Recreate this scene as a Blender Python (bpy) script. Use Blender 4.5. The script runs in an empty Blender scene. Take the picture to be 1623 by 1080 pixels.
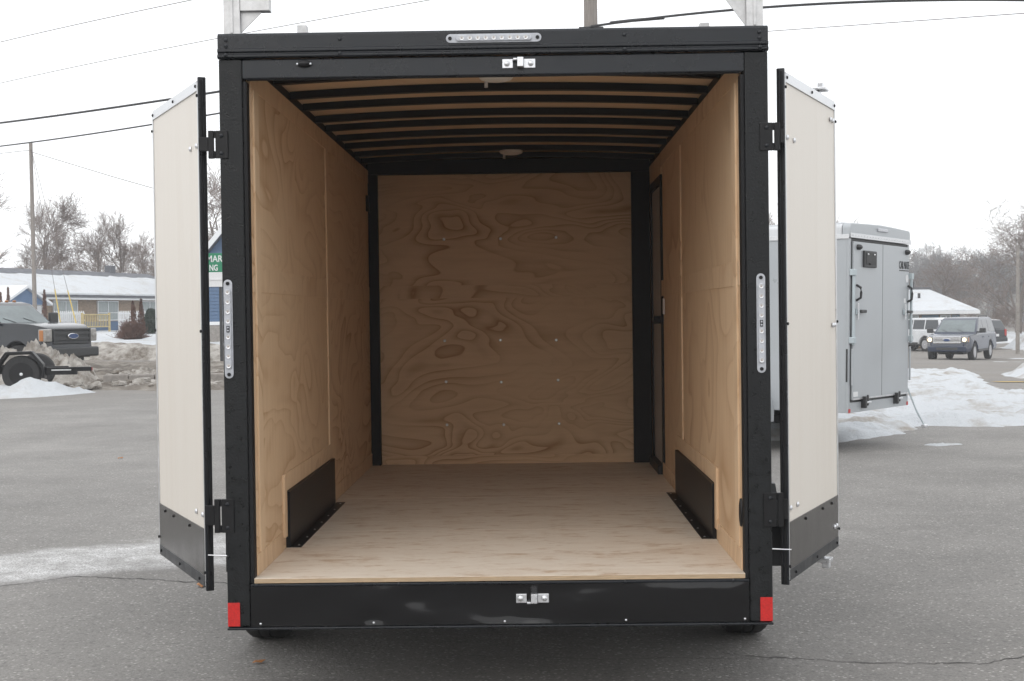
import bpy, bmesh, math, random
import numpy as np
from mathutils import Vector, Matrix, noise as mnoise

# ------------------------------------------------------------------ scene, camera, light
SC = bpy.context.scene
COL = SC.collection
R = math.radians

cam_d = bpy.data.cameras.new("camera")
cam_d.sensor_width = 36.0
cam_d.lens = 49.84
cam_d.clip_start = 0.05
cam_d.clip_end = 3000
cam = bpy.data.objects.new("camera", cam_d)
COL.objects.link(cam)
_yaw, _pit, _rol = R(1.07), R(1.04), 0.0131
_f = Vector((-math.sin(_yaw)*math.cos(_pit), math.cos(_yaw)*math.cos(_pit), -math.sin(_pit)))
_r0 = Vector((math.cos(_yaw), math.sin(_yaw), 0))
_u0 = _r0.cross(_f)
_u = _u0*math.cos(_rol) + _r0*math.sin(_rol)
_r = _r0*math.cos(_rol) - _u0*math.sin(_rol)
_m = Matrix((( _r.x, _u.x, -_f.x, 0.1675), (_r.y, _u.y, -_f.y, -5.6), (_r.z, _u.z, -_f.z, 1.58), (0, 0, 0, 1)))
cam.matrix_world = _m
SC.camera = cam

SUN_EL, SUN_AZ = R(38), R(205)      # overcast: high soft light, a little behind the camera
world = bpy.data.worlds.new("World")
SC.world = world
world.use_nodes = True
wn, wl = world.node_tree.nodes, world.node_tree.links
wn.clear()
w_out = wn.new("ShaderNodeOutputWorld")
w_sky = wn.new("ShaderNodeTexSky"); w_sky.sky_type = 'NISHITA'; w_sky.sun_disc = False
w_sky.sun_elevation = SUN_EL; w_sky.sun_rotation = SUN_AZ; w_sky.dust_density = 3.0
w_b1 = wn.new("ShaderNodeBackground"); w_b1.inputs[1].default_value = 0.08
w_b2 = wn.new("ShaderNodeBackground")                       # the closed cloud deck
w_b2.inputs[0].default_value = (0.975, 0.985, 1.0, 1); w_b2.inputs[1].default_value = 1.22
w_mix = wn.new("ShaderNodeMixShader"); w_mix.inputs[0].default_value = 0.88
wl.new(w_sky.outputs[0], w_b1.inputs[0])
wl.new(w_b1.outputs[0], w_mix.inputs[1]); wl.new(w_b2.outputs[0], w_mix.inputs[2])
wl.new(w_mix.outputs[0], w_out.inputs[0])

sun_d = bpy.data.lights.new("sun", 'SUN')
sun_d.energy = 0.5; sun_d.angle = R(60); sun_d.color = (1.0, 0.97, 0.93)
sun = bpy.data.objects.new("sun", sun_d); COL.objects.link(sun)
_sd = Vector((math.sin(SUN_AZ)*math.cos(SUN_EL), math.cos(SUN_AZ)*math.cos(SUN_EL), math.sin(SUN_EL)))
sun.rotation_euler = _sd.to_track_quat('Z', 'Y').to_euler()
sun.location = (0, -8, 12)

SC.view_settings.view_transform = 'Standard'
SC.view_settings.look = 'None'
SC.view_settings.exposure = 0.36
SC.view_settings.gamma = 1.0
SC.view_settings.use_curve_mapping = False
SC.render.engine = 'CYCLES'
SC.cycles.use_denoising = True
SC.cycles.max_bounces = 10
SC.cycles.diffuse_bounces = 6
SC.cycles.glossy_bounces = 4
SC.cycles.transmission_bounces = 4
SC.cycles.volume_bounces = 3
SC.cycles.use_fast_gi = False
SC.cycles.sample_clamp_indirect = 6.0
SC.cycles.caustics_reflective = False
SC.cycles.caustics_refractive = False

rng = random.Random(7)
HAZE = 0.0010


# ------------------------------------------------------------------ object helpers
def tag(o, label=None, cat=None, group=None, kind=None):
    if label: o['label'] = label
    if cat: o['category'] = cat
    if group: o['group'] = group
    if kind: o['kind'] = kind
    return o

def empty(name, loc=(0, 0, 0), rz=0.0, label=None, cat=None, group=None, rot=None):
    o = bpy.data.objects.new(name, None)
    o.empty_display_size = 0.2
    COL.objects.link(o)
    o.location = loc
    o.rotation_euler = rot if rot else (0, 0, rz)
    return tag(o, label, cat, group)

def copy_tree(o, parent=None):
    c = o.copy(); COL.objects.link(c)
    if parent is not None: c.parent = parent
    for ch in list(o.children): copy_tree(ch, c)
    return c

class MB:
    """Collects vertices and faces of one part."""
    def __init__(s): s.v = []; s.f = []
    def add(s, vs, fs):
        b = len(s.v); s.v += [tuple(p) for p in vs]; s.f += [tuple(i+b for i in f) for f in fs]; return s
    def box(s, x0, x1, y0, y1, z0, z1, M=None):
        vs = [(x0,y0,z0),(x1,y0,z0),(x1,y1,z0),(x0,y1,z0),(x0,y0,z1),(x1,y0,z1),(x1,y1,z1),(x0,y1,z1)]
        if M is not None: vs = [M @ Vector(p) for p in vs]
        return s.add(vs, [(3,2,1,0),(4,5,6,7),(0,1,5,4),(1,2,6,5),(2,3,7,6),(3,0,4,7)])
    def rings(s, rings, cap=True, close=True):
        n = len(rings[0]); b = len(s.v)
        for r in rings: s.v += [tuple(p) for p in r]
        for k in range(len(rings)-1):
            for i in range(n if close else n-1):
                j = (i+1) % n
                s.f.append((b+k*n+i, b+k*n+j, b+(k+1)*n+j, b+(k+1)*n+i))
        if cap:
            s.f.append(tuple(b+i for i in reversed(range(n))))
            s.f.append(tuple(b+(len(rings)-1)*n+i for i in range(n)))
        return s
    def cyl(s, p0, p1, r0, r1=None, n=10, cap=True):
        p0, p1 = Vector(p0), Vector(p1); r1 = r0 if r1 is None else r1
        d = (p1-p0).normalized()
        a = d.orthogonal().normalized(); c = d.cross(a)
        A = [2*math.pi*i/n for i in range(n)]
        return s.rings([[p0+(a*math.cos(t)+c*math.sin(t))*r0 for t in A], [p1+(a*math.cos(t)+c*math.sin(t))*r1 for t in A]], cap)
    def tube(s, pts, r, n=6):
        pts = [Vector(p) for p in pts]; rr = []
        up = Vector((0.13, 0.21, 0.97))
        for i, p in enumerate(pts):
            d = (pts[min(i+1, len(pts)-1)]-pts[max(i-1, 0)]).normalized()
            a = d.cross(up); a = (a if a.length > 1e-3 else d.orthogonal()).normalized(); c = d.cross(a)
            q = r[i] if isinstance(r, (list, tuple)) else r
            rr.append([p+(a*math.cos(2*math.pi*k/n)+c*math.sin(2*math.pi*k/n))*q for k in range(n)])
        return s.rings(rr)
    def lathe(s, prof, axis='Y', c=(0, 0, 0), n=24, closed=False):
        """prof: (radius, along-axis) pairs"""
        rings = []
        for r, h in prof:
            ring = []
            for k in range(n):
                t = 2*math.pi*k/n; a, b = r*math.cos(t), r*math.sin(t)
                p = {'X': (h, a, b), 'Y': (a, h, b), 'Z': (a, b, h)}[axis]
                ring.append((p[0]+c[0], p[1]+c[1], p[2]+c[2]))
            rings.append(ring)
        return s.rings(rings, cap=not closed)
    def prism(s, poly, a0, a1, plane='XZ', M=None):
        """extrude a 2-D polygon; plane XZ runs along Y, YZ along X, XY along Z"""
        def mk(p, a):
            q = {'XZ': (p[0], a, p[1]), 'YZ': (a, p[0], p[1]), 'XY': (p[0], p[1], a)}[plane]
            return M @ Vector(q) if M is not None else q
        return s.rings([[mk(p, a0) for p in poly], [mk(p, a1) for p in poly]])
    def ball(s, c, r, n=8, m=5, sq=(1, 1, 1)):
        rings = []
        for i in range(1, m):
            t = math.pi*i/m
            rings.append([(c[0]+sq[0]*r*math.sin(t)*math.cos(2*math.pi*k/n), c[1]+sq[1]*r*math.sin(t)*math.sin(2*math.pi*k/n), c[2]+sq[2]*r*math.cos(t)) for k in range(n)])
        return s.rings(rings)
    def mesh(s, name, mat, smooth=False):
        me = bpy.data.meshes.new(name); me.from_pydata(s.v, [], s.f)
        bm = bmesh.new(); bm.from_mesh(me)
        bmesh.ops.recalc_face_normals(bm, faces=bm.faces)
        bm.to_mesh(me); bm.free()
        if mat: me.materials.append(mat)
        if smooth:
            for p in me.polygons: p.use_smooth = True
            me.set_sharp_from_angle(angle=R(38))
        return me
    def build(s, name, mat, parent=None, smooth=False, bevel=0.0, loc=None, seg=2, **kw):
        o = bpy.data.objects.new(name, s.mesh(name, mat, smooth)); COL.objects.link(o)
        if parent is not None: o.parent = parent
        if loc is not None: o.location = loc
        if bevel:
            b = o.modifiers.new("bevel", 'BEVEL'); b.width = bevel; b.segments = seg
            b.limit_method = 'ANGLE'; b.angle_limit = R(40)
        return tag(o, **kw)

def bx(name, mat, parent, x0, x1, y0, y1, z0, z1, bevel=0.0, **kw):
    return MB().box(x0, x1, y0, y1, z0, z1).build(name, mat, parent, bevel=bevel, **kw)

def place(me, name, parent, loc=(0, 0, 0), rot=None):
    o = bpy.data.objects.new(name, me); COL.objects.link(o)
    o.parent = parent; o.location = loc
    if rot: o.rotation_euler = rot
    return o

def lettering(txt, size, mat, parent, M, name="lettering", width=None, bold=0.0, extr=0.002):
    cu = bpy.data.curves.new("text", 'FONT'); cu.body = txt; cu.size = size; cu.extrude = extr; cu.offset = bold
    cu.align_x = 'CENTER'; cu.align_y = 'CENTER'; cu.resolution_u = 3
    t = bpy.data.objects.new("text", cu); COL.objects.link(t)
    dg = bpy.context.evaluated_depsgraph_get()
    me = bpy.data.meshes.new_from_object(t.evaluated_get(dg))
    bpy.data.objects.remove(t); bpy.data.curves.remove(cu)
    S = Matrix.Identity(4)
    if width:
        xs = [v.co.x for v in me.vertices]; k = width/(max(xs)-min(xs)); S = Matrix.Diagonal((k, 1, 1, 1))
    me.transform(M @ S)
    me.materials.clear(); me.materials.append(mat); me.name = name
    o = bpy.data.objects.new(name, me); COL.objects.link(o); o.parent = parent
    return o

# ------------------------------------------------------------------ materials
def mat(name, col=(0.5, 0.5, 0.5), rough=0.5, metal=0.0, var=0.0, vscale=8.0, bump=0.0, bscale=60.0, spec=0.5, rvar=0.0, coat=0.0, emit=None, estr=0.0, trans=0.0, coords='Object', vstretch=(1, 1, 1)):
    m = bpy.data.materials.new(name); m.use_nodes = True
    nt = m.node_tree; n = nt.nodes; l = nt.links
    b = n['Principled BSDF']
    b.inputs['Base Color'].default_value = (*col, 1); b.inputs['Roughness'].default_value = rough
    b.inputs['Metallic'].default_value = metal; b.inputs['Specular IOR Level'].default_value = spec
    b.inputs['Coat Weight'].default_value = coat; b.inputs['Coat Roughness'].default_value = 0.06
    b.inputs['Transmission Weight'].default_value = trans
    if emit: b.inputs['Emission Color'].default_value = (*emit, 1); b.inputs['Emission Strength'].default_value = estr
    tc = n.new("ShaderNodeTexCoord")
    mp = n.new("ShaderNodeMapping"); mp.inputs['Scale'].default_value = vstretch
    l.new(tc.outputs[coords], mp.inputs[0])
    if var or rvar:
        no = n.new("ShaderNodeTexNoise"); no.inputs['Scale'].default_value = vscale; no.inputs['Detail'].default_value = 6; no.inputs['Roughness'].default_value = 0.62
        l.new(mp.outputs[0], no.inputs['Vector'])
        if var:
            mr = n.new("ShaderNodeMapRange"); mr.inputs[1].default_value = 0.25; mr.inputs[2].default_value = 0.75
            mr.inputs[3].default_value = 1-var; mr.inputs[4].default_value = 1+var
            l.new(no.outputs[0], mr.inputs[0])
            mx = n.new("ShaderNodeMix"); mx.data_type = 'RGBA'; mx.blend_type = 'MULTIPLY'; mx.inputs[0].default_value = 1
            mx.inputs[6].default_value = (*col, 1); l.new(mr.outputs[0], mx.inputs[7]); l.new(mx.outputs[2], b.inputs['Base Color'])
        if rvar:
            m2 = n.new("ShaderNodeMapRange"); m2.inputs[1].default_value = 0.3; m2.inputs[2].default_value = 0.7
            m2.inputs[3].default_value = max(0.02, rough-rvar); m2.inputs[4].default_value = min(1, rough+rvar)
            l.new(no.outputs[0], m2.inputs[0]); l.new(m2.outputs[0], b.inputs['Roughness'])
    if bump:
        nb = n.new("ShaderNodeTexNoise"); nb.inputs['Scale'].default_value = bscale; nb.inputs['Detail'].default_value = 4
        l.new(mp.outputs[0], nb.inputs['Vector'])
        bp = n.new("ShaderNodeBump"); bp.inputs['Strength'].default_value = 1.0; bp.inputs['Distance'].default_value = bump
        l.new(nb.outputs[0], bp.inputs['Height']); l.new(bp.outputs[0], b.inputs['Normal'])
    return m

def plywood(name, light, dark, stretch, freq=9.0, nscale=1.0, line=0.5, grain=(30, 30, 2), fleck=0.0, rough=0.6, dist=0.5):
    """rotary-cut softwood: contour lines of a stretched noise field, plus fine grain"""
    m = bpy.data.materials.new(name); m.use_nodes = True
    nt = m.node_tree; n = nt.nodes; l = nt.links
    b = n['Principled BSDF']; b.inputs['Roughness'].default_value = rough; b.inputs['Specular IOR Level'].default_value = 0.35
    tc = n.new("ShaderNodeTexCoord"); oi = n.new("ShaderNodeObjectInfo")
    off = n.new("ShaderNodeVectorMath"); off.operation = 'MULTIPLY_ADD'
    cmb = n.new("ShaderNodeCombineXYZ")
    for k in range(3): l.new(oi.outputs['Random'], cmb.inputs[k])
    l.new(cmb.outputs[0], off.inputs[0]); off.inputs[1].default_value = (17, 23, 31); l.new(tc.outputs['Object'], off.inputs[2])
    def mapping(sc):
        mp = n.new("ShaderNodeMapping"); mp.inputs['Scale'].default_value = sc; l.new(off.outputs[0], mp.inputs[0]); return mp
    mp = mapping(stretch)
    no = n.new("ShaderNodeTexNoise"); no.inputs['Scale'].default_value = nscale; no.inputs['Detail'].default_value = 2.2; no.inputs['Roughness'].default_value = 0.42; no.inputs['Distortion'].default_value = dist
    l.new(mp.outputs[0], no.inputs['Vector'])
    mu = n.new("ShaderNodeMath"); mu.operation = 'MULTIPLY'; mu.inputs[1].default_value = freq; l.new(no.outputs[0], mu.inputs[0])
    fr = n.new("ShaderNodeMath"); fr.operation = 'FRACT'; l.new(mu.outputs[0], fr.inputs[0])
    rp = n.new("ShaderNodeValToRGB"); e = rp.color_ramp.elements
    e[0].position = 0.0; e[0].color = (0, 0, 0, 1); e[1].position = 1.0; e[1].color = (0.05, 0.05, 0.05, 1)
    a = e.new(0.45); a.color = (0.12, 0.12, 0.12, 1)
    a = e.new(0.80); a.color = (0.6, 0.6, 0.6, 1); a = e.new(0.90); a.color = (1, 1, 1, 1); a = e.new(0.94); a.color = (0.12, 0.12, 0.12, 1)
    l.new(fr.outputs[0], rp.inputs[0])
    # where the figure shows strongly and where it fades
    n2 = n.new("ShaderNodeTexNoise"); n2.inputs['Scale'].default_value = 1.3; n2.inputs['Detail'].default_value = 3; l.new(mp.outputs[0], n2.inputs['Vector'])
    mr = n.new("ShaderNodeMapRange"); mr.inputs[1].default_value = 0.38; mr.inputs[2].default_value = 0.66; mr.inputs[3].default_value = 0.1; mr.inputs[4].default_value = line
    l.new(n2.outputs[0], mr.inputs[0])
    fm = n.new("ShaderNodeMath"); fm.operation = 'MULTIPLY'; l.new(rp.outputs[0], fm.inputs[0]); l.new(mr.outputs[0], fm.inputs[1])
    # fine grain
    mg = mapping(grain)
    n3 = n.new("ShaderNodeTexNoise"); n3.inputs['Scale'].default_value = 1.0; n3.inputs['Detail'].default_value = 5; n3.inputs['Roughness'].default_value = 0.65; l.new(mg.outputs[0], n3.inputs['Vector'])
    g2 = n.new("ShaderNodeMapRange"); g2.inputs[1].default_value = 0.3; g2.inputs[2].default_value = 0.72; g2.inputs[3].default_value = -0.09; g2.inputs[4].default_value = 0.16
    l.new(n3.outputs[0], g2.inputs[0])
    ad = n.new("ShaderNodeMath"); ad.operation = 'ADD'; ad.use_clamp = True; l.new(fm.outputs[0], ad.inputs[0]); l.new(g2.outputs[0], ad.inputs[1])
    fac = ad
    if fleck:
        n4 = n.new("ShaderNodeTexNoise"); n4.inputs['Scale'].default_value = 0.55; n4.inputs['Detail'].default_value = 7; n4.inputs['Roughness'].default_value = 0.75; l.new(mg.outputs[0], n4.inputs['Vector'])
        g4 = n.new("ShaderNodeMapRange"); g4.inputs[1].default_value = 0.52; g4.inputs[2].default_value = 0.66; g4.inputs[3].default_value = 0; g4.inputs[4].default_value = fleck
        l.new(n4.outputs[0], g4.inputs[0])
        a2 = n.new("ShaderNodeMath"); a2.operation = 'ADD'; a2.use_clamp = True; l.new(ad.outputs[0], a2.inputs[0]); l.new(g4.outputs[0], a2.inputs[1]); fac = a2
    mx = n.new("ShaderNodeMix"); mx.data_type = 'RGBA'; mx.inputs[6].default_value = (*light, 1); mx.inputs[7].default_value = (*dark, 1)
    l.new(fac.outputs[0], mx.inputs[0])
    # sheet to sheet tone
    hv = n.new("ShaderNodeMapRange"); hv.inputs[3].default_value = 0.97; hv.inputs[4].default_value = 1.03; l.new(oi.outputs['Random'], hv.inputs[0])
    mt = n.new("ShaderNodeMix"); mt.data_type = 'RGBA'; mt.blend_type = 'MULTIPLY'; mt.inputs[0].default_value = 1; l.new(mx.outputs[2], mt.inputs[6]); l.new(hv.outputs[0], mt.inputs[7])
    l.new(mt.outputs[2], b.inputs['Base Color'])
    bp = n.new("ShaderNodeBump"); bp.inputs['Distance'].default_value = 0.0015; bp.inputs['Strength'].default_value = 0.5; l.new(fac.outputs[0], bp.inputs['Height']); l.new(bp.outputs[0], b.inputs['Normal'])
    return m

PL, PD = (0.69, 0.51, 0.335), (0.40, 0.215, 0.095)
M = {}
M['ply_side'] = plywood("plywood_side", PL, PD, (1.0, 0.62, 1.05), freq=13, nscale=1.5, line=0.95, grain=(10, 30, 3.0), dist=0.9)
M['ply_side2'] = plywood("plywood_side_plain", PL, PD, (1.0, 0.75, 0.75), freq=11, nscale=1.2, line=0.6, grain=(10, 30, 2.2))
M['ply_front'] = plywood("plywood_front", (0.71, 0.505, 0.315), (0.38, 0.20, 0.09), (0.85, 1, 1.9), freq=17, nscale=1.3, line=1.0, grain=(2.2, 10, 26), dist=0.8)
M['ply_floor'] = plywood("plywood_floor", (0.71, 0.635, 0.54), (0.47, 0.33, 0.22), (0.45, 1.6, 1), freq=6, nscale=1.0, line=0.35, grain=(11.0, 26, 10), fleck=0.75)
M['ply_strip'] = plywood("plywood_strip", (0.70, 0.52, 0.345), (0.42, 0.235, 0.11), (1.0, 1.2, 1.0), freq=10, nscale=1.5, line=0.7, grain=(8, 20, 3))
M['ply_ceil'] = plywood("plywood_ceiling", (0.64, 0.475, 0.315), (0.44, 0.27, 0.145), (0.5, 1.4, 1), freq=5, nscale=1.0, line=0.25, grain=(2.0, 22, 10))
M['ply_edge'] = mat("plywood_edge", (0.42, 0.31, 0.20), 0.8, var=0.3, vscale=90, vstretch=(0.2, 1, 6))
M['liner'] = plywood("door_liner", (0.72, 0.675, 0.61), (0.60, 0.53, 0.45), (1.5, 1.5, 0.2), freq=5, nscale=1.1, line=0.16, grain=(14, 14, 0.9), rough=0.42)
M['black'] = mat("black_enamel", (0.008, 0.010, 0.0135), 0.30, var=0.4, vscale=5, rvar=0.14, bump=0.0012, bscale=14, spec=0.42)  # slight blue in the base colour stands in for sky sheen
M['post'] = mat("black_enamel_speckled", (0.008, 0.009, 0.010), 0.40, var=0.6, vscale=26, rvar=0.25, bump=0.0016, bscale=110, spec=0.32)
M['sill'] = mat("black_enamel_glossy", (0.006, 0.006, 0.007), 0.13, var=0.2, vscale=4, rvar=0.05, spec=0.45)
M['beam'] = mat("black_bow_paint", (0.008, 0.008, 0.009), 0.5, var=0.3, vscale=10, spec=0.25)
M['rubber'] = mat("black_rubber", (0.010, 0.010, 0.011), 0.6, bump=0.001, bscale=60, var=0.25, vscale=20, spec=0.25)
M['tyre'] = mat("tyre_rubber", (0.022, 0.022, 0.023), 0.75, var=0.4, vscale=18, bump=0.001, bscale=90)
M['alu'] = mat("brushed_aluminium", (0.66, 0.67, 0.68), 0.38, 0.9, var=0.12, vscale=20, rvar=0.12)
M['zinc'] = mat("zinc_plate", (0.72, 0.73, 0.75), 0.33, 0.85, var=0.15, vscale=60, rvar=0.1)
M['kick'] = mat("smoked_kick_plate", (0.042, 0.038, 0.035), 0.2, var=0.25, vscale=4, rvar=0.08, bump=0.001, bscale=6)
M['plate'] = mat("black_sheet_steel", (0.008, 0.008, 0.009), 0.4, var=0.2, vscale=10, spec=0.3)
M['red'] = mat("red_reflector_tape", (0.52, 0.02, 0.018), 0.3, var=0.25, vscale=150, bump=0.0006, bscale=260)
M['lens'] = mat("clear_lamp_lens", (0.44, 0.455, 0.49), 0.22, var=0.15, vscale=40, coat=0.4)
M['led'] = mat("led_reflector", (0.72, 0.73, 0.74), 0.2, 0.4)
M['ledchip'] = mat("led_chip", (0.40, 0.34, 0.31), 0.4)
M['dome'] = mat("dome_lamp_plastic", (0.72, 0.70, 0.66), 0.35)
M['white'] = mat("white_plastic", (0.75, 0.75, 0.74), 0.4)
M['doorgrey'] = mat("grey_door_skin", (0.42, 0.42, 0.42), 0.45, var=0.1, vscale=6)
M['rackmetal'] = mat("rack_aluminium_dull", (0.60, 0.60, 0.60), 0.5, 0.55, var=0.25, vscale=22, rvar=0.1)

# ------------------------------------------------------------------ terrain
def sstep(a, b, x):
    t = min(1, max(0, (x-a)/(b-a))); return t*t*(3-2*t)

def H(x, y):
    """height of the ground: level lot, then tilting up to the left and down to the right, wooded rise far behind"""
    xx = max(-35, min(20, x))
    h = -(0.028 if xx < 0 else 0.042)*xx*sstep(14, 70, y)
    return h + 9*sstep(150, 330, y)

def N(x, y, s=1.0, z=0.0): return mnoise.noise(Vector((x*s, y*s, z)))
def FB(x, y, s=1.0, z=0.0): return mnoise.fractal(Vector((x*s, y*s, z)), 0.9, 2.1, 4)

def axis(lo, hi, near, far, c=0.0):
    out = [c]; p = c; st = near
    while p < hi: p += st; st = min(far, st*1.12); out.append(p)
    p = c; st = near
    while p > lo: p -= st; st = min(far, st*1.12); out.insert(0, p)
    return out
gx = axis(-220, 220, 1.2, 14); gy = axis(-60, 390, 1.2, 14)
mb = MB()
mb.v = [(x, y, H(x, y)) for y in gy for x in gx]
nx = len(gx)
mb.f = [(j*nx+i, j*nx+i+1, (j+1)*nx+i+1, (j+1)*nx+i) for j in range(len(gy)-1) for i in range(nx-1)]

def asphalt():
    m = bpy.data.materials.new("worn_asphalt"); m.use_nodes = True
    n = m.node_tree.nodes; l = m.node_tree.links; b = n['Principled BSDF']
    tc = n.new("ShaderNodeTexCoord"); P = tc.outputs['Object']
    def noise_(sc, det, rough=0.6, src=P):
        q = n.new("ShaderNodeTexNoise"); q.inputs['Scale'].default_value = sc; q.inputs['Detail'].default_value = det; q.inputs['Roughness'].default_value = rough
        l.new(src, q.inputs['Vector']); return q.outputs[0]
    def rng_(src, a, c, d, e, smooth=False):
        q = n.new("ShaderNodeMapRange"); q.inputs[1].default_value = a; q.inputs[2].default_value = c; q.inputs[3].default_value = d; q.inputs[4].default_value = e
        if smooth: q.interpolation_type = 'SMOOTHSTEP'
        l.new(src, q.inputs[0]); return q.outputs[0]
    def math_(op, a, c):
        q = n.new("ShaderNodeMath"); q.operation = op
        for k, v in enumerate((a, c)):
            if isinstance(v, (int, float)): q.inputs[k].default_value = v
            else: l.new(v, q.inputs[k])
        return q.outputs[0]
    def mix_(f, a, c, blend='MIX'):
        q = n.new("ShaderNodeMix"); q.data_type = 'RGBA'; q.blend_type = blend
        if isinstance(f, (int, float)): q.inputs[0].default_value = f
        else: l.new(f, q.inputs[0])
        for k, v in ((6, a), (7, c)):
            if isinstance(v, tuple): q.inputs[k].default_value = (*v, 1)
            else: l.new(v, q.inputs[k])
        return q.outputs[2]
    # stones of two sizes with their own tone
    v1 = n.new("ShaderNodeTexVoronoi"); v1.inputs['Scale'].default_value = 62; l.new(P, v1.inputs['Vector'])
    v2 = n.new("ShaderNodeTexVoronoi"); v2.inputs['Scale'].default_value = 130; l.new(P, v2.inputs['Vector'])
    s1 = n.new("ShaderNodeSeparateColor"); l.new(v1.outputs['Color'], s1.inputs[0])
    s2 = n.new("ShaderNodeSeparateColor"); l.new(v2.outputs['Color'], s2.inputs[0])
    big = noise_(0.22, 5); mid = noise_(2.5, 6, 0.7)
    base = mix_(rng_(big, 0.3, 0.7, 0, 1), (0.188, 0.180, 0.170), (0.240, 0.230, 0.217))
    base = mix_(1.0, base, rng_(mid, 0.25, 0.75, 0.84, 1.16), 'MULTIPLY')
    base = mix_(1.0, base, rng_(noise_(0.7, 3, 0.5), 0.3, 0.7, 0.88, 1.12), 'MULTIPLY')
    base = mix_(1.0, base, rng_(s2.outputs[0], 0, 1, 0.84, 1.18), 'MULTIPLY')
    lite = rng_(s1.outputs[1], 0.82, 0.90, 0, 1); lite = math_('MULTIPLY', lite, rng_(v1.outputs['Distance'], 0.38, 0.55, 1, 0))
    base = mix_(math_('MULTIPLY', lite, rng_(mid, 0.35, 0.65, 0.3, 0.95)), base, (0.48, 0.465, 0.44))
    dark = rng_(s1.outputs[2], 0.87, 0.94, 0, 1)
    base = mix_(math_('MULTIPLY', dark, 0.35), base, (0.09, 0.087, 0.084))
    # dried salt streak left of the trailer: runs roughly along x, wavering edges
    sp = n.new("ShaderNodeSeparateXYZ"); l.new(P, sp.inputs[0])
    wob = math_('MULTIPLY', math_('SUBTRACT', noise_(0.9, 4), 0.5), 1.5)
    yc = math_('ADD', math_('MULTIPLY', math_('ADD', sp.outputs[0], 3.3), 0.62), 3.35)
    dy = math_('ABSOLUTE', math_('SUBTRACT', math_('ADD', sp.outputs[1], wob), yc), 0)
    band = rng_(dy, 0.45, 0.85, 1, 0, True)
    band = math_('MULTIPLY', band, rng_(sp.outputs[0], -2.2, -1.2, 1, 0, True))
    band = math_('MULTIPLY', band, rng_(noise_(3.5, 7, 0.75), 0.36, 0.62, 0.25, 1))
    grit = rng_(s2.outputs[1], 0.15, 0.75, 0.25, 1)
    base = mix_(math_('MULTIPLY', math_('MULTIPLY', band, grit), 0.95), base, (0.72, 0.72, 0.72))
    # salt bloom and road dirt farther out
    far = math_('MULTIPLY', rng_(sp.outputs[1], 18, 30, 0, 1, True), rng_(noise_(0.35, 6, 0.7), 0.35, 0.65, 0.15, 0.75))
    base = mix_(far, base, (0.20, 0.175, 0.15))
    l.new(base, b.inputs['Base Color'])
    l.new(rng_(mid, 0.3, 0.7, 0.72, 0.9), b.inputs['Roughness']); b.inputs['Specular IOR Level'].default_value = 0.4
    bp = n.new("ShaderNodeBump"); bp.inputs['Distance'].default_value = 0.003; bp.inputs['Strength'].default_value = 0.6
    hh = math_('ADD', math_('MULTIPLY', v1.outputs['Distance'], -0.8), math_('MULTIPLY', v2.outputs['Distance'], -0.5))
    l.new(hh, bp.inputs['Height']); l.new(bp.outputs[0], b.inputs['Normal'])
    return m
M['asphalt'] = asphalt()
mb.build("ground", M['asphalt'], kind='structure', smooth=True)

# ------------------------------------------------------------------ the black cargo trailer
T = empty("cargo_trailer", (0, 0, 0), label="black enclosed cargo trailer standing open at the rear, bare plywood walls and floor inside", cat="cargo trailer")
T.rotation_euler = (0, 0, R(0.36))
LEN, FZ, CZ = 4.27, 0.545, 2.640       # length inside, floor height, ceiling height at the sides
WI = 0.975                             # half width inside
# floor sheets (joints across the trailer)
fm = None
for k, (a, b_) in enumerate(((0.004, 1.216), (1.220, 2.436), (2.440, 3.656), (3.660, 4.27))):
    o = bx("floor_panel", M['ply_floor'], T, -WI+0.001, WI-0.001, a, b_, FZ-0.019, FZ)
MB().box(-0.972, 0.972, -0.004, 0.003, FZ-0.018, FZ-0.002).build("floor_edge", M['ply_edge'], T)
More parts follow.
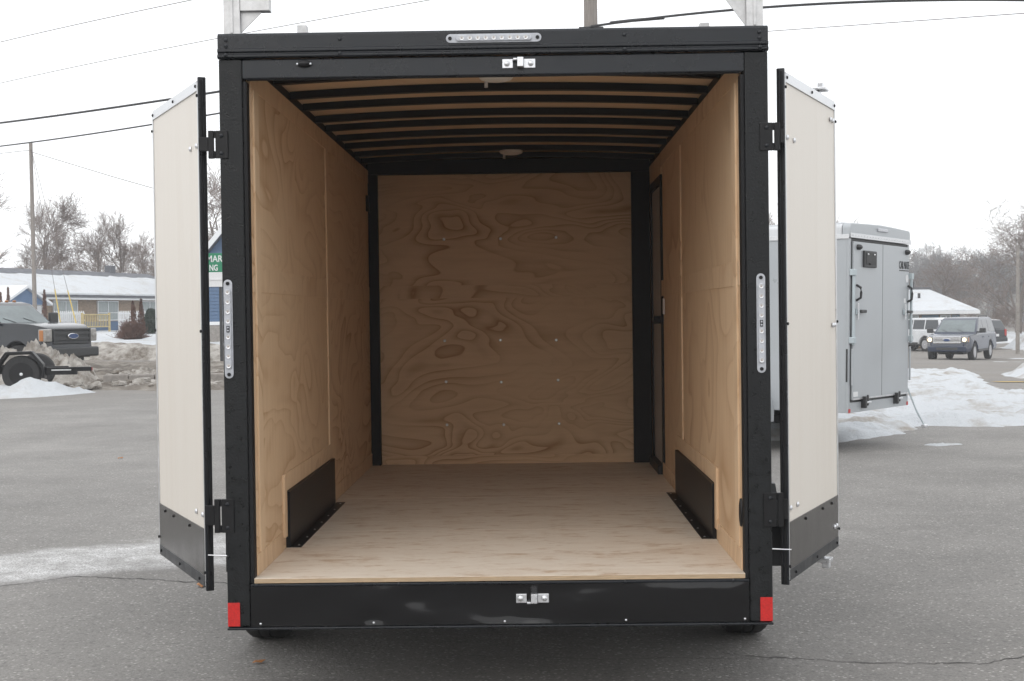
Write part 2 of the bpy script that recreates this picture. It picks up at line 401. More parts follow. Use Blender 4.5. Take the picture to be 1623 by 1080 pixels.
# side walls: upper and lower plywood sheets
def wall_sheets(s):
    cuts = (0.062, 0.17, 2.19, LEN) if s < 0 else (0.062, 0.17, 2.27, 3.30, 3.42)
    for i in range(len(cuts)-1):
        a, c = cuts[i]+0.001, cuts[i+1]-0.001
        if s > 0 and i == 3: break
        for (z0, z1) in ((FZ, 1.739), (1.741, 2.59)):
            x0, x1 = sorted((s*WI, s*(WI+0.012)))
            bx("wall_panel", M['ply_side' if s < 0 else 'ply_side2'], T, x0, x1, a, c, z0, z1)
    def strip(y0, y1, z0, z1, th, name="batten"):
        x0, x1 = sorted((s*WI, s*(WI-th)))
        bx(name, M['ply_strip'], T, x0, x1, y0, y1, z0, z1, bevel=0.0012)
    yb = (2.14, 2.235) if s < 0 else (2.20, 2.30)
    end = LEN-0.02 if s < 0 else 3.40
    strip(0.12, 0.215, 0.632, 2.50, 0.0085)                    # upright battens over the joints
    strip(yb[0], yb[1], 0.882, 2.50, 0.0085)
    strip(0.07, 0.118, 1.685, 1.785, 0.0035, "wall_strip"); strip(0.217, yb[0]-0.002, 1.685, 1.785, 0.0035, "wall_strip"); strip(yb[1]+0.002, end, 1.685, 1.785, 0.0035, "wall_strip")
    strip(0.07, end, 2.502, 2.59, 0.0035, "wall_strip")
    w0, w1 = (0.75, 2.235) if s < 0 else (0.86, 2.50)
    strip(0.07, w0-0.10, FZ, 0.630, 0.006, "wall_strip"); strip(w1+0.01, end, FZ, 0.630, 0.006, "wall_strip")
    strip(w0-0.08, w0-0.02, 0.60, 0.880, 0.012)                # short batten by the wheel box
    strip(w0-0.015, w1+0.005, 0.80, 0.880, 0.006, "wall_strip")
    # wheel box: black plate with a flange screwed to the floor
    x0, x1 = sorted((s*WI, s*(WI-0.02)))
    wb = bx("wheel_box", M['plate'], T, x0, x1, w0, w1, FZ, 0.797, bevel=0.002)
    x0, x1 = sorted((s*(WI-0.0205), s*(WI-0.068)))
    bx("flange", M['plate'], wb, x0, x1, w0+0.005, w1+0.04, FZ+0.0004, FZ+0.0032)
    sm = MB(); sm.cyl((0, 0, 0), (0, 0, 0.003), 0.006, 0.003, 8)
    me = sm.mesh("screw", M['zinc'])
    for k in range(7): place(me, "screw", wb, (s*(WI-0.05), w0+0.05+k*(w1-w0-0.08)/6, FZ+0.0032))
wall_sheets(-1); wall_sheets(1)
# side door at the front right, seen edge on
sd = bx("side_door", M['doorgrey'], T, WI+0.008, WI+0.04, 3.472, 4.118, 0.602, 2.398, bevel=0.003)
MB().box(WI-0.003, WI+0.034, 3.425, 3.47, FZ, 2.46).box(WI-0.003, WI+0.034, 4.12, 4.165, FZ, 2.46).box(WI-0.003, WI+0.034, 3.471, 4.119, 2.40, 2.46).box(WI-0.03, WI+0.034, 3.471, 4.119, FZ, 0.60).build("door_frame", M['plate'], sd, bevel=0.002)
MB().box(WI-0.04, WI+0.0075, 3.56, 3.59, 1.51, 1.56).box(WI-0.045, WI-0.02, 3.50, 3.60, 1.525, 1.545).build("door_handle", M['plate'], sd, bevel=0.003)
bx("wall_panel", M['ply_side2'], T, WI+0.0005, WI+0.012, 3.425, LEN, 2.461, 2.59)
bx("wall_panel", M['ply_side2'], T, WI+0.0005, WI+0.012, 4.166, LEN, FZ, 2.459)
bx("light_switch", M['white'], T, WI-0.010, WI-0.001, 3.20, 3.26, 1.57, 1.67, bevel=0.004)
# front wall
for (z0, z1) in ((FZ, 1.745), (1.748, 2.56)):
    bx("front_panel", M['ply_front'], T, -0.915, 0.86, LEN, LEN+0.012, z0, z1)
bx("front_strip", M['ply_front'], T, -0.906, 0.846, LEN-0.008, LEN-0.0005, FZ, 0.605, bevel=0.001)
bx("front_strip", M['ply_front'], T, -0.906, 0.846, LEN-0.006, LEN-0.0005, 1.70, 1.79, bevel=0.001)
sm = MB(); sm.cyl((0, 0, 0), (0, -0.006, 0), 0.011, 0.006, 8); me_screw = sm.mesh("screw", M['zinc'])
for z in (2.115, 1.405, 1.115, 0.82):
    for x in (-0.452, -0.063, 0.325): place(me_screw, "screw", T, (x+rng.uniform(-.008, .008), LEN-0.0005, z+rng.uniform(-.006, .006)))
bx("corner_post", M['beam'], T, -0.974, -0.908, LEN-0.06, LEN-0.001, FZ, 2.56, bevel=0.003)
bx("corner_post", M['beam'], T, 0.848, 0.974, LEN-0.06, LEN-0.001, FZ, 2.56, bevel=0.003)
bx("front_header", M['beam'], T, -0.974, 0.974, LEN-0.05, LEN-0.002, 2.562, 2.66, bevel=0.003)
# ceiling: plywood over arched steel bows
ARCH = 0.03
def zc(x): return CZ + ARCH*(1-(x/1.0)**2)
NS = 14
for (a, b_) in ((0.06, 1.42), (1.424, 2.84), (2.844, LEN)):
    p = [[(x, y, zc(x)+dz) for x in [1.04*(2*i/NS-1) for i in range(NS+1)]] for y in (a, b_) for dz in (0,)]
    q = [[(x, y, zc(x)+0.009) for x in [1.04*(2*i/NS-1) for i in range(NS+1)]] for y in (a, b_)]
    m_ = MB()
    for i in range(NS):
        for r_ in (p, q): m_.add([r_[0][i], r_[0][i+1], r_[1][i+1], r_[1][i]], [(0, 1, 2, 3)])
    for r0_, r1_ in ((p[0], q[0]), (p[1], q[1])):
        for i in range(NS): m_.add([r0_[i], r0_[i+1], r1_[i+1], r1_[i]], [(0, 1, 2, 3)])
    m_.build("ceiling_panel", M['ply_ceil'], T, smooth=True)
m_ = MB(); HB = 0.034
for i in range(NS):
    x0 = 0.979*(2*i/NS-1); x1 = 0.979*(2*(i+1)/NS-1)
    b0 = len(m_.v)
    m_.v += [(x0, 0, zc(x0)-HB), (x0, 0.042, zc(x0)-HB), (x0, 0.042, zc(x0)-0.0006), (x0, 0, zc(x0)-0.0006)]
    m_.v += [(x1, 0, zc(x1)-HB), (x1, 0.042, zc(x1)-HB), (x1, 0.042, zc(x1)-0.0006), (x1, 0, zc(x1)-0.0006)]
    m_.f += [(b0+k, b0+(k+1) % 4, b0+4+(k+1) % 4, b0+4+k) for k in range(4)]
    if i == 0: m_.f.append((b0+3, b0+2, b0+1, b0))
    if i == NS-1: m_.f.append((b0+4, b0+5, b0+6, b0+7))
me_bow = m_.mesh("roof_bow", M['beam'])
for k, dy in enumerate((0, 0, 0.03, 0, 0.02, -0.03, 0.015, -0.02, 0.04, 0.0)):
    place(me_bow, "roof_bow", T, (0, 0.225+0.4064*k+dy*0.8, rng.uniform(-.003, .002)))
for s in (-1, 1):
    x0, x1 = sorted((s*0.980, s*1.03))
    MB().box(x0, x1, 0.062, LEN-0.062, 2.592, 2.637).build("top_rail", M['beam'], T, bevel=0.002)
def dome(x, y):
    m_ = MB(); z = zc(x)
    m_.lathe([(0.050, z-0.0342), (0.060, z-0.035), (0.074, z-0.036), (0.076, z-0.044), (0.068, z-0.054), (0.045, z-0.061), (0.004, z-0.064)], 'Z', (0, 0, 0), 24)
    m_.v = [(v[0]+x, v[1]+y, v[2]) for v in m_.v]
    o = m_.build("dome_light", M['dome'], T, smooth=True)
    MB().cyl((x-0.045, y+0.02, z-0.058), (x-0.045, y+0.02, z-0.085), 0.008, n=8).build("toggle", M['zinc'], o)
dome(0.0, 0.66); dome(0.03, 3.525)
# rear frame
for s in (-1, 1):
    x0, x1 = sorted((s*0.990, s*1.082))
    pz = bx("rear_post", M['post'], T, x0, x1, 0.0, 0.06, 0.352, 2.602, bevel=0.006, seg=3)
    x0, x1 = sorted((s*0.973, s*0.9895))
    bx("post_lip", M['rubber'], T, x0, x1, 0.006, 0.06, FZ-0.02, 2.515, bevel=0.003)
bx("rear_header", M['black'], T, -0.9895, 0.9895, 0.001, 0.022, 2.523, 2.602, bevel=0.006)
MB().prism([(0.06, 2.604), (-0.006, 2.604), (-0.014, 2.609), (-0.014, 2.617), (-0.006, 2.621), (-0.006, 2.626), (-0.012, 2.630), (-0.012, 2.640), (-0.004, 2.644), (-0.004, 2.694), (0.004, 2.704), (0.06, 2.706)], -1.084, 1.084, 'YZ').build("top_cap", M['black'], T, bevel=0.0015)
bx("header_lip", M['rubber'], T, -0.972, 0.972, 0.008, 0.02, 2.519, 2.5228, bevel=0.001)
# sill: dented glossy sheet
nxs, nzs = 150, 14
m_ = MB()
def dent(x, z):
    d = 0.0065*FB(x, z*2.2, 1.6, 3.1) + 0.0010*FB(x, z, 6, 9.0)
    for (cx, cz, w, a) in ((-0.50, 0.375, 0.06, 0.004), (-0.70, 0.45, 0.12, 0.003), (0.12, 0.36, 0.05, 0.003), (0.02, 0.45, 0.16, 0.004), (0.33, 0.43, 0.10, -0.003), (-0.33, 0.46, 0.09, 0.003)):
        d += 1.8*a*math.exp(-(((x-cx)/w)**2+((z-cz)/(0.5*w))**2))
    return d
for j in range(nzs+1):
    z = 0.356+(0.513-0.356)*j/nzs
    for i in range(nxs+1):
        x = -0.988+1.976*i/nxs
        e = min(1, min(i, nxs-i)/5, min(j, nzs-j)/2)
        m_.v.append((x, -0.004+dent(x, z)*e, z))
for j in range(nzs):
    for i in range(nxs):
        a = j*(nxs+1)+i; m_.f.append((a, a+1, a+nxs+2, a+nxs+1))
n0 = len(m_.v)
m_.box(-0.988, 0.988, 0.006, 0.06, 0.352, 0.513)
sill = m_.build("rear_sill", M['sill'], T, smooth=True)
bx("sill_lip", M['black'], T, -0.9885, 0.9885, -0.006, 0.055, 0.5135, 0.5235, bevel=0.003)
bx("sill_flange", M['black'], T, -1.082, 1.082, -0.012, 0.05, 0.342, 0.3515, bevel=0.003)
me_bolt = MB().ball((0, 0, 0), 0.0048, 8, 5, (1, 0.6, 1)).mesh("bolt", M['zinc'], True)
me_bbolt = MB().ball((0, 0, 0), 0.0085, 8, 5, (1, 0.6, 1)).mesh("bolt", M['black'], True)
for x in (-0.95, -0.50, 0.02, 0.50, 0.97): place(me_bolt, "bolt", T, (x, -0.006, 0.366))
for x, z in ((-0.60, 2.675), (0.52, 2.675), (-1.05, 2.677), (-1.05, 2.655), (1.05, 2.677), (1.05, 2.655), (-0.60, 2.617), (0.52, 2.617), (-1.05, 2.617), (1.05, 2.617)): place(me_bbolt, "bolt", T, (x, -0.006 if z > 2.63 else -0.015, z))
for x in (-0.97, -0.4, 0.5, 0.93): place(me_bbolt, "bolt", T, (x*0.995, -0.008, 0.519))
for s in (-1, 1):
    x0, x1 = sorted((s*1.032, s*1.080)); bx("reflector", M['red'], T, x0, x1, -0.003, -0.0003, 0.356, 0.450)
# light bars
def light_bar(cx, cz, vert, n=8, ln=0.392):
    m_ = MB(); w = 0.0175; pts = []
    for k in range(9): t = math.pi*k/8; pts.append((w*math.cos(t), ln/2-w+w*math.sin(t)))
    for k in range(9): t = math.pi+math.pi*k/8; pts.append((w*math.cos(t), -ln/2+w+w*math.sin(t)))
    tr = (lambda p: (cx+p[0], cz+p[1])) if vert else (lambda p: (cx+p[1], cz+p[0]))
    yb = -0.0005 if vert else -0.0045
    m_.prism([tr(p) for p in pts], yb-0.005, yb, 'XZ')
    o = m_.build("light_bar", M['lens'], T, bevel=0.0015)
    m2 = MB(); lw, ll = 0.0125, ln-0.075; pts2 = []
    for k in range(7): t = math.pi*k/6; pts2.append((lw*math.cos(t), ll/2-lw+lw*math.sin(t)))
    for k in range(7): t = math.pi+math.pi*k/6; pts2.append((lw*math.cos(t), -ll/2+lw+lw*math.sin(t)))
    m2.prism([tr(p) for p in pts2], yb-0.012, yb-0.0051, 'XZ'); m2.build("lamp_lens", M['lens'], o, bevel=0.003)
    for k in range(n):
        u = (k-(n-1)/2)*(ll-0.05)/(n-1)
        if vert and n == 8: u += 0.012*(1 if u > 0 else -1)
        p = tr((0, u))
        MB().lathe([(0.0095, yb-0.0125), (0.009, yb-0.0150), (0.0035, yb-0.0140), (0.0005, yb-0.0155)], 'Y', (p[0], 0, p[1]), 12).build("led", M['led'], o, smooth=True)
        MB().box(p[0]-0.003, p[0]+0.003, yb-0.0165, yb-0.0150, p[1]-0.003, p[1]+0.003).build("led_chip", M['ledchip'], o)
    for u in (-ln/2+0.016, ln/2-0.016):
        p = tr((0, u)); MB().cyl((p[0], yb-0.0052, p[1]), (p[0], yb-0.0085, p[1]), 0.0075, n=10).build("bolt", M['plate'], o)
    if vert:
        p = tr((0, 0)); MB().box(p[0]-0.006, p[0]+0.006, yb-0.0145, yb-0.012, p[1]-0.013, p[1]+0.013).build("lamp_port", M['plate'], o, bevel=0.003)
        for du in (-0.006, 0.006):
            MB().lathe([(0.0042, yb-0.0146), (0.0035, yb-0.0162), (0.0005, yb-0.0165)], 'Y', (p[0], 0, p[1]+du), 8).build("indicator", M['lens'], o)
light_bar(-1.0585, 1.538, True); light_bar(1.0455, 1.534, True); light_bar(0.0065, 2.669, False, 9, 0.376)
# marker lamp on the header
m_ = MB(); m_.ball((-0.742, -0.006, 2.580), 0.030, 14, 7, (1, 0.5, 0.5)); mk = m_.build("marker_lamp", M['plate'], T, smooth=True)
for dx in (-0.026, 0.026): MB().ball((-0.742+dx, -0.012, 2.578), 0.005, 8, 5).build("bolt", M['zinc'], mk)
# bar lock keepers
def keeper(cx, cz, flip):
    m_ = MB()
    for x0, x1, z0, z1, y in ((-0.064, -0.022, -0.018, 0.018, 0.004), (0.020, 0.066, -0.018, 0.018, 0.004)):
        m_.box(cx+x0, cx+x1, -y-0.001, -0.001, cz+z0, cz+z1)
    m_.box(cx-0.005, cx+0.0195, -0.034, -0.001, cz-0.016, cz+0.021)
    zz = (-0.018, -0.010) if flip else (0.010, 0.018)
    m_.box(cx-0.0215, cx-0.0055, -0.030, -0.001, cz+zz[0], cz+zz[1])
    o = m_.build("latch_keeper", M['zinc'], T, bevel=0.002)
    for dx in (-0.046, 0.048):
        MB().lathe([(0.011, -0.0052), (0.011, -0.009), (0.007, -0.0125), (0.001, -0.0135)], 'Y', (cx+dx, 0, cz), 12).build("bolt", M['alu'], o, smooth=True)
keeper(0.103, 2.568, False); keeper(0.130, 0.456, True)
# hinges on the posts
for s in (-1, 1):
    for z0, z1 in ((2.212, 2.322), (0.730, 0.864)):
        m_ = MB()
        x = lambda a: s*a
        def b2(a, c, y0, y1, za, zb):
            q = sorted((s*a, s*c)); m_.box(q[0], q[1], y0, y1, za, zb)
        b2(1.048, 1.098, -0.007, -0.0005, z0, z1)
        b2(1.0985, 1.104, -0.007, 0.0, z0, z0+0.03); b2(1.0985, 1.104, -0.007, 0.0, z1-0.03, z1)
        b2(1.1045, 1.126, -0.010, 0.006, z0, z1)
        hg = m_.build("hinge", M['plate'], T, bevel=0.002)
        m2 = MB(); q = sorted((s*1.1265, s*(1.165 if s < 0 else 1.143))); m2.box(q[0], q[1], -0.006, 0.004, z0+0.03, z1-0.025)
        m2.build("hinge_strap", M['plate'], hg, bevel=0.002)
        for zz in (z0+0.02, z1-0.02): place(me_bbolt, "bolt", hg, (s*1.074, -0.009, zz))
    q = sorted((s*1.083, s*1.16))
    MB().cyl((q[0], 0.02, 0.638), (q[1], 0.02, 0.634), 0.0026, n=8).build("hold_back_rod", M['zinc'], T)
# body skin, roof and under frame
for s in (-1, 1):
    q = sorted((s*1.060, s*1.070)); bx("side_skin", M['black'], T, q[0], q[1], 0.061, LEN+0.06, 0.45, 2.68)
bx("front_skin", M['black'], T, -1.058, 1.058, LEN+0.05, LEN+0.06, 0.45, 2.68)
m_ = MB()
m_.prism([(1.075*(2*i/12-1), 2.694+0.010*(1-(2*i/12-1)**2)) for i in range(13)]+[(1.075, 2.686), (-1.075, 2.686)], 0.065, LEN+0.07, 'XZ')
m_.build("roof_skin", M['black'], T)
m_ = MB()
for s in (-1, 1):
    q = sorted((s*0.90, s*1.0)); m_.box(q[0], q[1], 0.07, LEN, 0.40, 0.52)
for k in range(11): m_.box(-0.895, 0.895, 0.2+0.4*k, 0.25+0.4*k, 0.45, 0.524)
m_.box(-0.05, 0.05, LEN, LEN+1.3, 0.40, 0.50)
m_.build("chassis", M['beam'], T)
# wheels and fenders
def wheel(parent, x, y, z, r, w, face, name="wheel", rimcol=None, rr=0.56, spokes=8):
    """axle along X; face = +1/-1 which way the hub looks"""
    wo = empty(name, (x, y, z)); wo.parent = parent
    h = w/2
    MB().lathe([(r*0.60, -h*0.86), (r*0.80, -h), (r*0.94, -h*0.95), (r*0.992, -h*0.72), (r, -h*0.3), (r*0.985, -h*0.27), (r*0.985, -h*0.2), (r, -h*0.17), (r, h*0.17), (r*0.985, h*0.2), (r*0.985, h*0.27), (r, h*0.3), (r*0.992, h*0.72), (r*0.94, h*0.95), (r*0.80, h), (r*0.60, h*0.86)], 'X', n=36, closed=True).build("tyre", M['tyre'], wo, smooth=True)
    f = face
    rim = MB().lathe([(r*0.62, f*h*0.90), (r*0.585, f*h*0.92), (r*0.56, f*h*0.70), (r*0.42, f*h*0.45), (r*0.40, f*h*0.62), (r*0.20, f*h*0.72), (r*0.18, f*h*0.78)], 'X', n=28).build("rim", rimcol or M['plate'], wo, smooth=True)
    MB().lathe([(r*0.09, f*h*0.781), (r*0.085, f*h*0.95), (r*0.02, f*h*0.98)], 'X', n=14).build("hub_cap", M['zinc'], rim, smooth=True)
    MB().lathe([(r*0.61, -f*h*0.8), (r*0.57, f*h*0.3), (r*0.3, f*h*0.32)], 'X', n=24, closed=True).build("rim_barrel", rimcol or M['plate'], wo)
    for k in range(spokes):
        t = 2*math.pi*k/spokes
        MB().cyl((f*h*0.66, r*0.29*math.cos(t), r*0.29*math.sin(t)), (f*h*0.86, r*0.29*math.cos(t), r*0.29*math.sin(t)), r*0.05, n=6).build("lug_nut", M['zinc'], rim)
    return wo
for s in (-1, 1):
    for y in (1.40, 2.22): wheel(T, s*1.165, y, 0.345, 0.345, 0.205, s)
    pr = [(0.86, 0.42), (0.86, 0.62), (1.02, 0.77), (2.34, 0.77), (2.50, 0.62), (2.50, 0.42)]
    m_ = MB()
    for i in range(len(pr)-1):
        a, c = pr[i], pr[i+1]; n_ = Vector((-(c[1]-a[1]), c[0]-a[0])).normalized()*0.006
        q = sorted((s*1.0705, s*1.270))
        m_.prism([a, c, (c[0]+n_.x, c[1]+n_.y), (a[0]+n_.x, a[1]+n_.y)], q[0], q[1], 'YZ')
    m_.build("fender", M['black'], T)
for y in (1.40, 2.22): MB().cyl((-1.06, y, 0.345), (1.06, y, 0.345), 0.03, n=8).build("axle", M['beam'], T)
# rear doors, swung right round
def rear_door(s):
    L = 0.955; th = 0.028; ZB, ZT = 0.50, 2.532
    d = Vector((s*(0.435 if s < 0 else 0.405), 0.90, 0)).normalized()            # from the hinge to the free edge
    nrm = Vector((s*d.y, -s*d.x, 0))                       # inside face looks outward-backward now
    h0 = Vector((s*(1.173 if s < 0 else 1.152), 0.045, 0))
    Mx = Matrix(((d.x, nrm.x, 0, h0.x), (d.y, nrm.y, 0, h0.y), (0, 0, 1, 0), (0, 0, 0, 1)))
    # local: x along the door, y out of the inside face (0 = inside face), z up
    root = empty("rear_door"); root.parent = T; root.matrix_local = Mx
    def b(name, m, x0, x1, y0, y1, z0, z1, bev=0.0): return bx(name, m, root, x0, x1, y0, y1, z0, z1, bevel=bev)
    b("door_panel", M['liner'], 0.032, L-0.02, -th+0.0115, -0.004, ZB+0.028, ZT-0.028)
    b("door_skin", M['black'], 0.006, L-0.004, -th, -th+0.011, ZB, ZT)
    b("edge_frame", M['alu'], 0.014, 0.031, -0.012, 0.0, ZB+0.004, ZT-0.006, 0.001)
    b("edge_frame", M['alu'], L-0.019, L, -th+0.012, 0.0, ZB+0.004, ZT-0.006, 0.001)
    b("edge_frame", M['alu'], 0.0315, L-0.0195, -0.030, 0.0015, ZT-0.040, ZT, 0.001)
    b("edge_frame", M['black'], 0.0315, L-0.0195, -0.030, 0.0015, ZB, ZB+0.045, 0.001)
    b("hinge_edge", M['black'], 0.0, 0.0135, -th-0.002, 0.002, ZB-0.012, ZT+0.012, 0.003)
    b("hinge_seal", M['rubber'], -0.006, -0.0005, -th, -0.019, ZB-0.008, ZT+0.008, 0.004)
    b("hinge_seal", M['rubber'], -0.005, -0.0005, -0.015, -0.005, ZB-0.008, ZT, 0.003)
    b("kick_plate", M['kick'], 0.033, L-0.021, -0.0035, 0.0005, ZB+0.046, ZB+0.235, 0.0005)
    def screws(pts, me, y):
        for (x, z) in pts: place(me, "screw", root, (x, y, z))
    sb = MB().ball((0, 0, 0), 0.0075, 8, 5, (1, 0.6, 1)).mesh("screw", M['plate'], True)
    sz = MB().ball((0, 0, 0), 0.012, 8, 5, (1, 0.6, 1)).mesh("screw", M['zinc'], True)
    screws([(0.045, ZT-0.02), (0.48, ZT-0.02), (L-0.03, ZT-0.02), (0.022, ZT-0.06), (0.022, 1.53), (0.022, ZB+0.06), (L-0.009, ZT-0.09), (L-0.009, 1.53), (L-0.009, ZB+0.08), (0.3, ZB+0.215), (0.62, ZB+0.215), (0.8, ZB+0.215), (0.5, ZB+0.022), (0.12, ZB+0.022), (0.9, ZB+0.022)], sb, 0.003)
    screws([(0.055, 2.275), (0.17, 2.275), (0.055, 0.79), (0.17, 0.79)], sz, -0.001)
    if s > 0:
        screws([(L-0.06, 2.44), (L-0.11, 2.44), (L-0.055, 0.60), (L-0.10, 0.60), (L-0.06, 1.515), (L-0.10, 1.515)], sz, 0.002)
        lt = bx("lock_bar", M['zinc'], root, L-0.18, L-0.15, -th-0.030, -th-0.001, ZB-0.03, ZT+0.03, bevel=0.004)
        MB().box(L-0.20, L-0.13, -th-0.034, -th+0.028, ZT+0.0305, ZT+0.044).box(L-0.185, L-0.145, -th-0.012, -th+0.012, ZT+0.0445, ZT+0.066).build("lock_cam", M['zinc'], lt, bevel=0.003)
        MB().box(L-0.20, L-0.13, -th-0.034, -th+0.028, ZB-0.05, ZB-0.031).box(L-0.185, L-0.15, -th-0.012, -th+0.022, ZB-0.075, ZB-0.051).build("lock_cam", M['zinc'], lt, bevel=0.003)
    return root
rear_door(-1); rear_door(1)
# little oval cover on the right wall by the door post
MB().lathe([(0.058, 0.0), (0.055, -0.007), (0.035, -0.010), (0.002, -0.011)], 'X', (0, 0, 0), 20).build("oval_cover", M['plate'], T, loc=(WI-0.0005, 0.085, 0.775), smooth=True).scale = (1, 0.42, 1)
bx("wall_bracket", M['plate'], T, -WI+0.0005, -WI+0.02, 4.08, 4.14, 2.30, 2.41, bevel=0.004)
# ladder rack feet on the roof
rk = M['rackmetal']
for s, X in ((-1, -1.042), (1, 1.045)):
    m_ = MB(); Y0 = 0.075
    m_.box(X-0.033, X+0.033, Y0, Y0+0.05, 2.7065, 3.0)
    m_.box(X-0.006, X+0.006, Y0-0.004, Y0-0.0005, 2.72, 2.93)
    o = m_.build("rack_leg", rk, T, bevel=0.003)
    if s < 0:
        bx("rack_arm", rk, o, X+0.034, X+0.152, Y0, Y0+0.05, 2.808, 2.86, bevel=0.003)
        MB().prism([(X+0.034, 2.806), (X+0.118, 2.806), (X+0.034, 2.724)], Y0+0.018, Y0+0.024, 'XZ').build("gusset", rk, o)
    else:
        bx("rack_arm", rk, o, X-0.152, X-0.034, Y0, Y0+0.05, 2.850, 2.90, bevel=0.003)
        MB().prism([(X-0.034, 2.848), (X-0.128, 2.848), (X-0.034, 2.722)], Y0+0.018, Y0+0.024, 'XZ').build("gusset", rk, o)
bx("rack_block", rk, T, -0.825, -0.785, 0.35, 0.40, 2.699, 2.806, bevel=0.003)
bx("rack_block", rk, T, 0.86, 0.90, 0.35, 0.40, 2.699, 2.790, bevel=0.003)

# ------------------------------------------------------------------ more materials
def snowmat(name, clean, dirty, lo, hi, sc=1.2):
    m = bpy.data.materials.new(name); m.use_nodes = True
    n = m.node_tree.nodes; l = m.node_tree.links; b = n['Principled BSDF']
    b.inputs['Roughness'].default_value = 0.75; b.inputs['Specular IOR Level'].default_value = 0.3
    tc = n.new("ShaderNodeTexCoord")
    q = n.new("ShaderNodeTexNoise"); q.inputs['Scale'].default_value = sc; q.inputs['Detail'].default_value = 9; q.inputs['Roughness'].default_value = 0.68; l.new(tc.outputs['Object'], q.inputs['Vector'])
    r = n.new("ShaderNodeMapRange"); r.inputs[1].default_value = lo; r.inputs[2].default_value = hi; l.new(q.outputs[0], r.inputs[0])
    x = n.new("ShaderNodeMix"); x.data_type = 'RGBA'; x.inputs[6].default_value = (*clean, 1); x.inputs[7].default_value = (*dirty, 1); l.new(r.outputs[0], x.inputs[0]); l.new(x.outputs[2], b.inputs['Base Color'])
    g = n.new("ShaderNodeTexNoise"); g.inputs['Scale'].default_value = 9; g.inputs['Detail'].default_value = 8; g.inputs['Roughness'].default_value = 0.7; l.new(tc.outputs['Object'], g.inputs['Vector'])
    bp = n.new("ShaderNodeBump"); bp.inputs['Distance'].default_value = 0.09; bp.inputs['Strength'].default_value = 0.8; l.new(g.outputs[0], bp.inputs['Height']); l.new(bp.outputs[0], b.inputs['Normal'])
    return m
M['snow'] = snowmat("clean_snow", (0.62, 0.645, 0.67), (0.50, 0.49, 0.47), 0.5, 0.75)
M['snow_mix'] = snowmat("trodden_snow", (0.62, 0.645, 0.67), (0.36, 0.32, 0.275), 0.50, 0.70, 1.1)
M['snow_dirty'] = snowmat("dirty_snow", (0.50, 0.475, 0.44), (0.16, 0.135, 0.11), 0.38, 0.64, 2.4)
M['slush'] = snowmat("slush", (0.36, 0.33, 0.29), (0.14, 0.12, 0.10), 0.34, 0.6, 0.9)
M['concrete'] = mat("kerb_concrete", (0.27, 0.25, 0.23), 0.85, var=0.3, vscale=6, bump=0.006, bscale=20)
M['bark'] = mat("bark_grey", (0.17, 0.14, 0.122), 0.9, var=0.25, vscale=3)
M['bark2'] = mat("bark_brown", (0.19, 0.15, 0.13), 0.9, var=0.25, vscale=3)
M['farbark'] = mat("far_bark", (0.20, 0.195, 0.195), 0.9, var=0.2, vscale=0.1)
M['polewood'] = mat("weathered_pole_wood", (0.25, 0.225, 0.205), 0.85, var=0.35, vscale=6, vstretch=(8, 8, 0.4), bump=0.006, bscale=9)
M['wire'] = mat("cable_jacket", (0.03, 0.03, 0.032), 0.6)
M['thinwire'] = mat("bare_wire", (0.12, 0.10, 0.10), 0.6)
M['yellow'] = mat("yellow_plastic", (0.50, 0.37, 0.10), 0.5)
M['yelpaint'] = mat("yellow_road_paint", (0.50, 0.33, 0.05), 0.7, var=0.25, vscale=3)
M['yelwood'] = mat("yellowish_deck_wood", (0.50, 0.40, 0.20), 0.7, var=0.2, vscale=8)
M['brick'] = mat("tan_brick", (0.27, 0.205, 0.15), 0.85, var=0.35, vscale=4, vstretch=(1, 1, 4), bump=0.01, bscale=6)
M['siding'] = mat("blue_siding", (0.075, 0.135, 0.235), 0.6, var=0.12, vscale=1.5)
M['shingle'] = mat("grey_shingles", (0.13, 0.135, 0.15), 0.9, var=0.35, vscale=3)
M['trimwhite'] = mat("white_trim", (0.72, 0.73, 0.74), 0.5)
M['curtain'] = mat("pane_with_curtain", (0.36, 0.40, 0.40), 0.12, var=0.18, vscale=2.2, vstretch=(6, 6, 0.2), spec=0.6)
M['glassdark'] = mat("dark_glass", (0.03, 0.036, 0.042), 0.06, spec=0.7)
M['glasslight'] = mat("windscreen_glass", (0.13, 0.16, 0.165), 0.05, spec=0.9, var=0.4, vscale=1.2)
M['green'] = mat("green_sign_face", (0.005, 0.21, 0.10), 0.4)
M['bluedoor'] = mat("blue_grey_door", (0.14, 0.21, 0.28), 0.5)
M['navy'] = mat("navy_car_paint", (0.005, 0.008, 0.014), 0.2, coat=0.35, var=0.3, vscale=2)
M['blackpaint'] = mat("black_car_paint", (0.012, 0.014, 0.018), 0.22, coat=0.6)
M['blue'] = mat("blue_grey_car_paint", (0.018, 0.028, 0.058), 0.25, coat=0.4, var=0.25, vscale=1.5)
M['whitepaint'] = mat("white_car_paint", (0.62, 0.64, 0.66), 0.3, coat=0.5, var=0.12, vscale=2)
M['chrome'] = mat("chrome", (0.75, 0.76, 0.78), 0.15, 1.0)
M['silver'] = mat("silver_wheel", (0.5, 0.5, 0.52), 0.35, 0.7)
M['tail'] = mat("tail_lamp_red", (0.40, 0.02, 0.015), 0.2, coat=0.5)
M['amber'] = mat("amber_lamp", (0.42, 0.16, 0.04), 0.2, coat=0.5)
M['lampoff'] = mat("headlamp_clear", (0.28, 0.27, 0.25), 0.1, coat=0.8, var=0.3, vscale=12)
M['lampon'] = mat("headlamp_lit", (0.9, 0.8, 0.65), 0.2, emit=(1.0, 0.74, 0.45), estr=2.2)
M['ovalblue'] = mat("oval_badge_blue", (0.03, 0.06, 0.16), 0.25)
